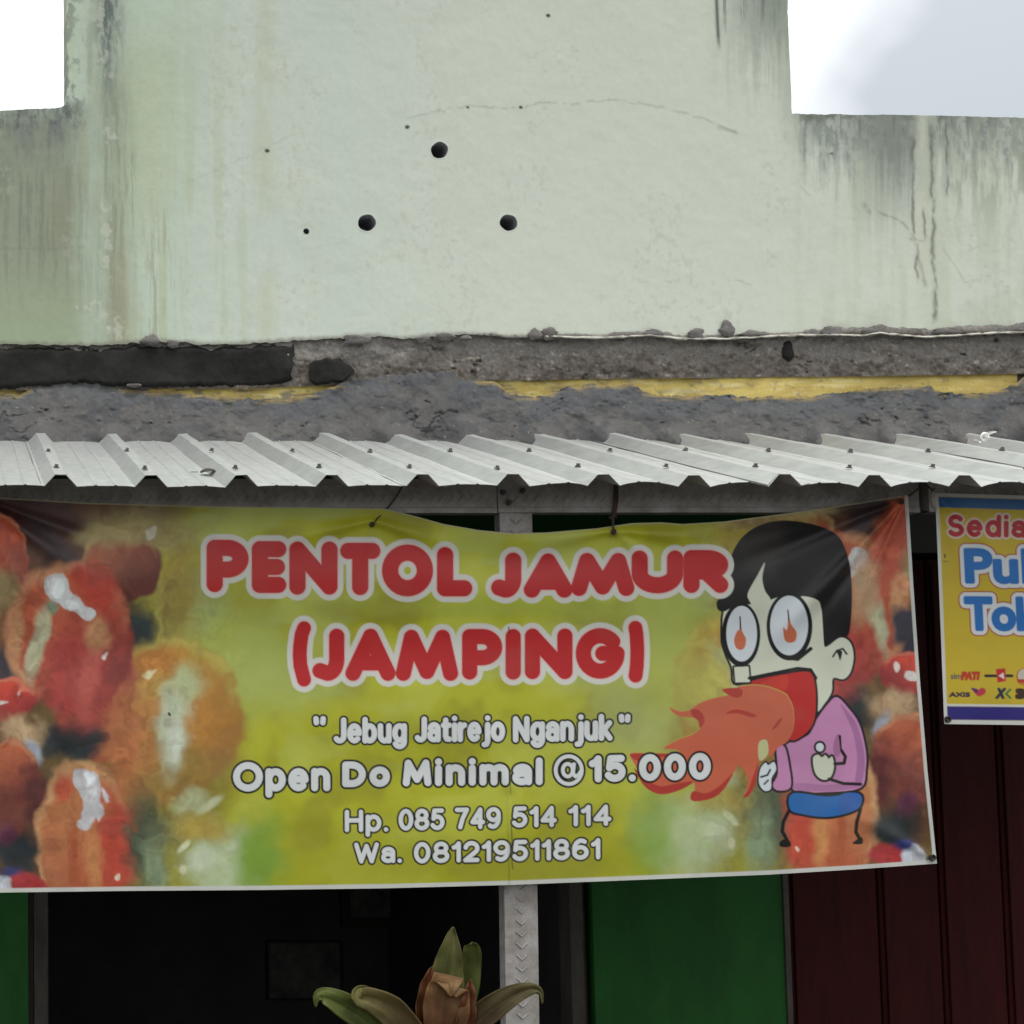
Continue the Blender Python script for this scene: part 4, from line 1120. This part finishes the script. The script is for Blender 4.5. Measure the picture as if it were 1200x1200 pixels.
for q in ([(60, 835), (84, 880), (112, 905), (150, 915), (205, 900), (242, 876), (190, 882), (140, 890), (95, 868)], [(240, 905), (236, 934), (290, 930), (330, 905), (362, 852), (320, 890), (280, 912)], [(394, 924), (412, 918), (432, 880), (441, 815), (424, 860), (410, 900)],
          [(350, 612), (330, 594), (380, 590), (394, 606), (378, 620)], [(235, 656), (262, 660), (276, 690), (262, 712), (255, 690), (238, 676)], [(340, 668), (375, 655), (432, 672), (420, 680), (380, 668)], [(480, 720), (500, 690), (515, 680), (500, 705)],
          [(48, 792), (100, 790), (196, 792), (120, 806), (70, 812)]):
    pr.poly(Kc(q), (188, 62, 52))
pr.poly(Kc([(442, 756), (466, 750), (470, 790), (450, 812), (440, 800)]), (204, 204, 150))
pr.poly(Kc([(446, 838), (462, 818), (470, 826), (488, 816), (494, 840), (480, 866), (478, 898), (458, 904), (442, 880)]), WHT, 2.0)
pr.line(Kc([(448, 862), (468, 856), (476, 840)]), 2.2, INK); pr.line(Kc([(458, 884), (470, 872)]), 2.0, INK)
pr.poly(Kc([(366, 526), (410, 524), (414, 572), (370, 573)]), SKIN, 2.2, round_=False)
HAIR = [(316, 350), (313, 325), (330, 313), (350, 302), (358, 262), (352, 215), (366, 165), (400, 120), (450, 90), (510, 78), (580, 84), (640, 100), (682, 124), (706, 165), (722, 230), (726, 320), (721, 400), (712, 432), (690, 434),
        (668, 446), (650, 462), (641, 455), (637, 400), (632, 345), (618, 322), (570, 312), (540, 306), (505, 306), (482, 318), (466, 330), (452, 330), (440, 335), (408, 335), (360, 345), (335, 356)]
pr.poly(Kc(HAIR), (20, 18, 18))
pr.poly(Kc([(460, 206), (436, 248), (408, 300), (414, 326), (440, 366), (470, 366), (478, 322), (460, 292), (452, 252)]), SKIN)
pr.poly(Kc([(570, 310), (622, 322), (632, 360), (636, 420), (612, 380), (590, 340)]), SKIN)
for cx, cy, rx, ry in ((387, 427, 59, 98), (535, 402, 70, 104)):
    pr.poly(Kc(ell(cx, cy, rx, ry)), INK); pr.poly(Kc(ell(cx + (2 if cx < 400 else -1), cy - 3, rx - 12, ry - 13)), WHT)
pr.poly(Kc([(384, 385), (390, 415), (402, 440), (398, 466), (384, 474), (370, 464), (366, 440), (376, 415), (382, 412)]), (214, 118, 80))
pr.poly(Kc([(531, 365), (540, 395), (556, 418), (554, 444), (536, 452), (520, 442), (516, 404), (526, 414), (530, 395)]), (214, 118, 80))
pr.line(Kc([(384, 372), (386, 410)]), 1.6, INK); pr.line(Kc([(530, 352), (534, 385)]), 1.6, INK)
pr.line(Kc([(412, 560), (480, 546), (560, 530), (600, 534), (616, 560)]), 3.6, INK); pr.line(Kc([(520, 496), (560, 502), (600, 470)]), 4.4, INK)
pr.line(Kc([(668, 494), (680, 476), (698, 470), (710, 486)]), 2.2, INK); pr.poly(Kc([(680, 478), (696, 478), (690, 506), (684, 490)]), INK)
pr.poly(Kc([(607, 805), (622, 794), (634, 802), (645, 795), (655, 806), (666, 800), (671, 832), (660, 863), (636, 870), (614, 850)]), SKIN, 2.8)
pr.poly(Kc(ell(628, 771, 12, 13)), WHT, 2.6)
pr.line(Kc([(688, 738), (690, 775), (706, 800), (702, 820), (674, 822)]), 3.8, INK); pr.poly(Kc([(676, 740), (684, 735), (690, 790), (676, 800), (668, 775)]), (176, 112, 158))
pr.line(Kc([(656, 868), (700, 882), (752, 884)]), 3.6, INK)

# lettering
RED, HALO, RIM = (198, 36, 38), (224, 224, 212), (236, 200, 194)
L1 = [('P', 242, 291.5, 632.5, 694), ('E', 295, 335.6, 634, 695), ('N', 339, 395.7, 634.5, 697), ('T', 398.5, 445.8, 636, 697.5), ('O', 447.5, 507.6, 638, 699), ('L', 512, 553.5, 641, 699),
      ('J', 575.5, 611, 647.5, 700.5), ('A', 613.7, 671, 648.5, 700.5), ('M', 669, 743.5, 647, 698.5), ('U', 740, 800.7, 645, 695.5), ('R', 800.7, 853.5, 644.5, 695)]
L2 = [('(', 343, 364.5, 728, 804.6), ('J', 366, 403.6, 736.6, 798), ('A', 404.7, 463.7, 736.6, 798), ('M', 463.7, 537, 736.6, 798), ('P', 541.4, 588.7, 737, 796.5), ('I', 592.4, 610.4, 737, 796.5),
      ('N', 615, 671, 736.5, 796), ('G', 674.6, 732, 736, 795.5), (')', 736.4, 755, 727.5, 800)]
for L_, r in ((L1, 9.6), (L2, 9.0)):
    kd = [round_letter(pr, ch, a, b, c, e, r if ch not in '()' else 8.2, [(8, 0)]) for ch, a, b, c, e in L_]
    for k, d in kd: pr.lay(HALO, sstep(7.4, 6.0, d), k)
    for k, d in kd: pr.lay(RIM, sstep(2.0, .8, d), k)
    for k, d in kd: pr.lay(RED, sstep(.6, -.6, d), k)
LET = (230, 234, 232); BLK = (6, 6, 6)
R3 = lambda o: [(o, BLK), (0, LET)]
def words(rows, dil, o, sh=0):
    for rings in ([(o, BLK)], [(0, LET)]):
        for w, a, b, c, e, rise in rows: pen_word(pr, w, a, b, c, e, dil, rings, rise)
words([('"', 367, 382, 839, 850, 0), ('Jebug', 391, 477, 840, 878, 0), ('Jatirejo', 486, 592, 839, 876.5, 1.0), ('Nganjuk', 601, 718, 838.5, 877, 2.2), ('"', 725, 739, 836.5, 847, 0)], 3.25, 2.2)
words([('Open', 273, 387, 893, 935, .5), ('Do', 401, 457, 892.5, 922.5, .5), ('Minimal', 472, 636, 889, 921.5, 1.5), ('15.000', 690, 833, 885.5, 917, 3.5)], 4.1, 2.5)
words([('Hp.', 404, 455, 949, 981, .6), ('085', 467, 521, 948, 973.5, .8), ('749', 533, 587, 946.5, 972, .8), ('514', 600, 652.5, 945, 970, .8), ('114', 666, 716.5, 943.5, 968.5, .8)], 2.6, 2.1)
words([('Wa.', 415, 471, 987.5, 1012, .8), ('081219511861', 485, 703.5, 987, 1012, 5.0)], 2.6, 2.1)
pen_word(pr, '@', 649, 684, 884, 921, 2.2, [(2.4, BLK), (0, LET)])
# creases, specks, white hem
pr.line([(598, 905), (598.5, 930)], .8, (90, 88, 50)); pr.line([(599, 960), (600, 985), (600, 1012), (601, 1018)], 1.1, (60, 56, 48)); pr.line([(596, 735), (597, 742)], 1.2, (50, 40, 36))
pr.line([(198, 836), (199, 838)], 2.6, (26, 24, 22))
vB = ban_bot(BU)
hem = np.maximum(sstep(vB - 5.6, vB - 4.4, BV), sstep(uR - 4.6, uR - 3.4, BU + 0 * BV))
pr.lay((214, 216, 208), hem * (.93 + .07 * pr.n3))
pr.lay((190, 186, 150), sstep(2.2, .8, BV - ban_top(tu)) * .8)
pr.lay((120, 112, 96), .10 * sstep(.5, .7, n2))

banner = empty('food_banner', at(540, 1040, Y_BAN), 'wide yellow green vinyl banner with red lettering, meatball photos and fire breathing cartoon boy', 'banner')
grid('printed_sheet', BP, M['print'], banner, colors=pr.C * K_INK)
def eyelet(parent, u, v, Y, r=.0062):
    c = at(u, v, Y)
    pts = [(c[0] + r * math.cos(a), c[1] - .0012, c[2] + r * math.sin(a)) for a in np.linspace(0, 2 * math.pi, 19)]
    V, Fc = tube(pts, .0022, 6)
    V2 = [(c[0] + r * .8 * math.cos(a), c[1] - .0006, c[2] + r * .8 * math.sin(a)) for a in np.linspace(0, 2 * math.pi, 17)[:-1]]
    V, Fc = join([(V, Fc), (V2, [tuple(range(16))])])
    return mesh('eyelet', V, Fc, M['eyelet'], parent, smooth=True, sharp=40)
def ban_Y(u, v):
    k = np.argmin((BU - u) ** 2 + (BV - v) ** 2); return float(BP.reshape(-1, 3)[k, 1])
for u, v in ((435.5, 614.5), (719, 623), (1092.5, 1005), (1056, 588)):
    eyelet(banner, u, v, ban_Y(u, v) - .001, .0045 if v < 700 else .006)
def cord(parent, pts, r, name='tie_cord', mat='cord'):
    V, Fc = tube([at(u, v, Y) for u, v, Y in pts], r, 8)
    return mesh(name, V, Fc, M[mat], parent, smooth=True, sharp=60)
yb = Y_BEAM - .004
cord(banner, [(436, 616, ban_Y(436, 614) - .006), (441, 609, ban_Y(441, 610) - .006), (450, 600, yb - .004), (462, 586, yb), (470, 573, yb), (472, 568, yb + .01)], .0017)
cord(banner, [(719, 627, ban_Y(719, 623) - .004), (718.5, 615, Y_BAN - .008), (718, 606, yb - .004)], [.0024, .0026, .0034])
cord(banner, [(714.5, 606, yb - .008), (717, 608.5, yb - .012), (720, 603, yb - .013), (722.5, 606, yb - .008), (717, 603, yb - .01)], .0034)
cord(banner, [(718.5, 605, yb - .003), (720.5, 592, yb), (721, 578, yb), (720.5, 566, yb), (720.5, 561, yb + .02)], [.0038, .0036, .0036, .0034, .003])
cord(banner, [(721.5, 600, yb - .003), (723.5, 588, yb), (723.8, 574, yb), (722.5, 563, yb + .01)], .0022)
cord(banner, [(1056, 588, ban_Y(1056, 588) - .004), (1063, 582, yb), (1071, 577, Y_BEAM - .016), (1078, 571, Y_BEAM - .018)], .002)

# ------------------------------------------------------------------ the yellow banner at the right
u0t, u0b = 1095.5, 1106.5
nu2, nv2 = 420, 300
s = np.linspace(0, 1, nu2)[None, :]; t = np.linspace(0, 1, nv2)[:, None]
uL = u0t + (u0b - u0t) * t ** .9
QU = uL + s * (1470 - uL)
QV = (577.5 + .03 * (QU - 1095)) * (1 - t) + (848.5 + .012 * (QU - 1106)) * t
D2 = .012 * (fbm(QU / 190 + 11, QV / 150 + 4, 3) - .5) + .003 * (fbm(QU / 50 + 5, QV / 60, 3) - .5) + ridge(QU, QV, (1097, 580), (1180, 660), 8, -.004) + ridge(QU, QV, (1097, 580), (1120, 700), 7, .003)
QP = at(QU, QV, Y_BAN + .004 + np.clip(D2, -.02, .006))
p2 = Print(QU, QV, (206, 180, 44))
p2.lay((190, 166, 44), .5 * sstep(.45, .65, p2.n2))
vt2 = 577.5 + .03 * (QU - 1095); vb2 = 848.5 + .012 * (QU - 1106)
edge = QU - uL
p2.lay((52, 106, 162), sstep(4.0, 5.2, QV - vt2) * sstep(17.5, 16.2, QV - vt2) * sstep(3.5, 4.6, edge))
p2.lay((44, 34, 120), sstep(21.5, 20.3, vb2 - QV) * sstep(4.6, 5.8, vb2 - QV) * sstep(3.5, 4.6, edge))
wh = np.maximum.reduce([sstep(4.6, 3.4, edge), sstep(4.6, 3.4, QV - vt2), sstep(5.6, 4.4, vb2 - QV), sstep(24.2, 23.2, vb2 - QV) * sstep(20.6, 21.6, vb2 - QV)])
p2.lay((214, 214, 206), wh)
pen_word(p2, 'Sedia', 1111, 1203, 602, 629, 2.9, [(2.2, (226, 206, 190)), (0, (186, 40, 48))], -1.5)
for w, a, b, c, e, rise in (('Pul', 1131, 1209, 642, 684.5, -.5), ('Tok', 1131, 1219, 698.5, 740, -.5)):
    for rings in ([(6.0, (176, 66, 44))], [(4.6, (218, 222, 222))], [(0, (34, 112, 186))]):
        p2.text(w, a, b, c, e, 2.6, rings, rise, -.05)
p2.line([(1107, 650), (1107.5, 653)], 1.6, (40, 34, 26)); p2.line([(1105, 658), (1111, 658)], .9, (90, 76, 36))
p2.text('sim', 1114, 1127, 789, 796, .4, [(0, (110, 100, 90))], 0); p2.text('PATI', 1126, 1147, 787, 797, .9, [(.3, (190, 60, 30))], 0, .15)
p2.line([(1155, 792), (1186, 792)], 3.4, (40, 34, 32)); p2.poly([(1167, 784), (1178, 783), (1179, 798), (1169, 800)], (196, 40, 40), round_=False); p2.poly([(1170, 792), (1176, 788), (1177, 796)], (226, 216, 210), round_=False)
p2.poly(ell(1199, 793, 8.2, 10), (196, 120, 40)); p2.poly(ell(1199.5, 792, 6.6, 8), (206, 196, 180)); p2.line([(1194, 798), (1206, 798)], 4, (190, 60, 40))
p2.text('AXIS', 1112, 1137, 811, 817, .7, [(0, (60, 44, 60))], 0)
p2.poly([(1138, 806), (1145, 809), (1150, 806), (1155, 808), (1154, 813), (1147, 816), (1142, 812)], (190, 56, 66)); p2.poly([(1138, 806), (1146, 808), (1144, 812)], (90, 40, 110))
p2.text('X', 1166, 1177, 806, 819, 1.2, [(0, (36, 44, 60))], 0, .2); p2.line([(1184, 808), (1179, 813), (1184, 818)], 2.4, (30, 120, 70))
p2.text('3', 1190, 1202, 807, 819, 1.8, [(.5, (60, 40, 20))], 0)
signb = empty('credit_banner', at(1230, 848, Y_BAN), 'yellow vinyl banner with blue stripes and lettering, cut off at the right', 'banner')
grid('printed_sheet', QP, M['print'], signb, colors=p2.C * K_INK)
o = eyelet(signb, 1110.5, 843, Y_BAN - .003, .006)
cord(signb, [(1097, 600, Y_BAN - .012), (1095, 594, Y_BAN - .015), (1093, 586, Y_BAN - .017), (1093, 578, Y_BAN - .016), (1095, 572, Y_BAN - .012)], [.001, .005, .0062, .0045, .002], 'tie_rag', 'rag')
cord(signb, [(1095, 576, Y_BAN - .012), (1090, 572, Y_BEAM - .02), (1083, 567, Y_BEAM - .016)], .002)

# ------------------------------------------------------------------ potted plant in front of the post
Y_PL = 3.06
plant = empty('potted_plant', (ax(520, 1200, Y_PL), Y_PL, FL), 'potted plant with olive green and rusty red strap leaves before the dark doorway', 'plant')
def leaf(path, w, fold, c0, c1, seed=0, tipc=(120, 96, 60), roll=0.0):
    """path: (u, v, depth offset); w: half width in px along it; fold lifts the margins; c0 at the base to c1"""
    p = np.array(path, float)
    n = 30
    tt = np.linspace(0, 1, len(p)); t_ = np.linspace(0, 1, n)
    def cr(vals):
        out_ = []
        for x in t_:
            f = x * (len(p) - 1); i = min(int(f), len(p) - 2); f -= i
            a, b, c, d = vals[max(i - 1, 0)], vals[i], vals[i + 1], vals[min(i + 2, len(p) - 1)]
            out_.append(.5 * (2 * b + (c - a) * f + (2 * a - 5 * b + 4 * c - d) * f * f + (3 * b - a - 3 * c + d) * f ** 3))
        return np.array(out_)
    U, Vv, Dd = cr(p[:, 0]), cr(p[:, 1]), cr(p[:, 2])
    W = np.interp(t_, np.linspace(0, 1, len(w)), w)
    c = np.array([at(a, b, Y_PL + d) for a, b, d in zip(U, Vv, Dd)])
    tan = np.gradient(c, axis=0); tan /= np.linalg.norm(tan, axis=1)[:, None]
    m = 17
    P = np.zeros((n, m, 3)); Cc = np.zeros((n, m, 3))
    for i in range(n):
        side = np.cross(tan[i], np.array([0, -1, 0.25])); side /= np.linalg.norm(side) + 1e-9
        nor = np.cross(side, tan[i])
        rl = roll * t_[i]
        side, nor = side * math.cos(rl) + nor * math.sin(rl), nor * math.cos(rl) - side * math.sin(rl)
        for j in range(m):
            x = (j / (m - 1) - .5) * 2
            h = abs(x) ** 1.4 * fold
            P[i, j] = c[i] + (side * x * math.cos(fold * .5) + nor * h) * W[i] * .00179 + nor * (.0016 * math.sin(5 * x + seed + i * .3) + .0022 * abs(x) * math.sin(seed * 2 + i * .8 * (1 if x > 0 else 1.3)))
            f = t_[i]
            base = lin(c0) * (1 - f) + lin(c1) * f
            band = .62 + .5 * vnoise(np.array(x * 6 + seed * 3), np.array(f * 1.5 + seed)) + .34 * vnoise(np.array(x * 19 + seed), np.array(f * 1.2)) - .25 * (abs(x) < .07)
            k = sstep(.9, 1.0, max(f, abs(x) * .97))
            Cc[i, j] = (base * band) * (1 - k * .6) + lin(tipc) * k * .6
    o = grid('leaf', P, M['leaf'], plant, colors=Cc * .40)
    o.modifiers.new('gauge', 'SOLIDIFY').thickness = .0012
    return o
GR, OL, RU, PU = (92, 104, 46), (124, 122, 66), (128, 60, 30), (78, 46, 36)
leaf([(519, 1245, .03), (519, 1190, .035), (521, 1155, .035), (526, 1120, .03), (531, 1086, .03)], [12, 20, 23, 20, 13, .5], .22, GR, OL, 1)
leaf([(528, 1245, .05), (538, 1190, .055), (545, 1155, .055), (550, 1128, .045), (552, 1110, .03), (553, 1104, .02)], [10, 15, 16, 14, 10, 3], .2, GR, (120, 130, 62), 2)
leaf([(518, 1250, -.02), (519, 1215, -.03), (521, 1185, -.034), (523, 1164, -.034), (525, 1152, -.036), (527, 1156, -.044), (528, 1168, -.046)], [14, 23, 27, 26, 20, 11, .5], .22, (88, 38, 18), (170, 132, 84), 3, (150, 100, 56))
leaf([(508, 1250, .0), (501, 1215, -.005), (498, 1180, -.01), (501, 1152, -.012), (507, 1132, -.012)], [10, 14, 12, 8, .5], .3, (84, 38, 20), (124, 72, 36), 4, (150, 110, 60))
leaf([(530, 1250, -.03), (541, 1212, -.035), (547, 1182, -.04), (550, 1160, -.04), (552, 1148, -.038)], [9, 12, 10, 6, .5], .3, (84, 38, 20), (130, 74, 38), 11, (150, 110, 60))
leaf([(525, 1250, .0), (548, 1207, -.03), (575, 1182, -.05), (602, 1165, -.06), (622, 1159, -.065), (633, 1163, -.07), (635, 1176, -.07)], [8, 15, 15, 11, 7, 3, .5], .22, PU, (118, 116, 66), 5)
leaf([(505, 1255, .0), (482, 1214, -.04), (458, 1186, -.06), (434, 1172, -.07), (421, 1169, -.075), (422, 1161, -.06), (434, 1158, -.04)], [9, 18, 18, 14, 10, 6, 1], .2, PU, (132, 132, 62), 6, (170, 140, 90))
leaf([(500, 1255, .02), (464, 1224, -.02), (432, 1197, -.04), (402, 1178, -.05), (382, 1168, -.055), (372, 1168, -.06), (370, 1180, -.06)], [9, 18, 18, 15, 11, 6, .5], .2, (78, 92, 40), (130, 142, 64), 7)
leaf([(504, 1255, .03), (486, 1222, .02), (470, 1196, .015), (450, 1180, .01), (436, 1170, .01)], [8, 13, 13, 9, .5], .2, (70, 80, 38), (112, 120, 58), 12)
leaf([(508, 1262, .0), (470, 1240, -.05), (430, 1228, -.08), (395, 1232, -.1), (370, 1250, -.1)], [8, 14, 13, 9, .5], .4, GR, OL, 8)
leaf([(522, 1262, .0), (560, 1240, -.05), (600, 1230, -.07), (640, 1236, -.09), (664, 1256, -.1)], [8, 14, 13, 9, .5], .4, GR, OL, 9)
leaf([(514, 1262, -.02), (505, 1236, -.08), (495, 1226, -.14), (480, 1240, -.2), (470, 1270, -.22)], [8, 14, 14, 9, .5], .4, GR, OL, 10)
xs0 = ax(515, 1250, Y_PL); zst = az(515, 1235, Y_PL)
V, Fc = tube([(xs0 - .02, Y_PL, FL + .25), (xs0 + .005, Y_PL, FL + .5), (xs0 - .004, Y_PL, zst - .12), (xs0, Y_PL, zst)], [.016, .014, .013, .011], 10)
mesh('stem', V, Fc, M['stem'], plant, smooth=True)
V, Fc = [], []
prof = [(0, .0), (.10, .0), (.115, .03), (.135, .26), (.15, .262), (.15, .29), (.135, .29), (.128, .25)]
n = 28
for r, z in prof[1:]:
    for k in range(n): V.append((xs0 - .02 + r * math.cos(2 * math.pi * k / n), Y_PL + r * math.sin(2 * math.pi * k / n), FL + .001 + z))
for i in range(len(prof) - 2):
    for k in range(n): Fc.append((i * n + k, i * n + (k + 1) % n, (i + 1) * n + (k + 1) % n, (i + 1) * n + k))
Fc.append(tuple(range(n))[::-1])
mesh('pot', V, Fc, M['pot'], plant, smooth=True, sharp=30)
mesh('soil', [(xs0 - .02 + .128 * math.cos(2 * math.pi * k / n), Y_PL + .128 * math.sin(2 * math.pi * k / n), FL + .251) for k in range(n)], [tuple(range(n))], M['soil'], plant)
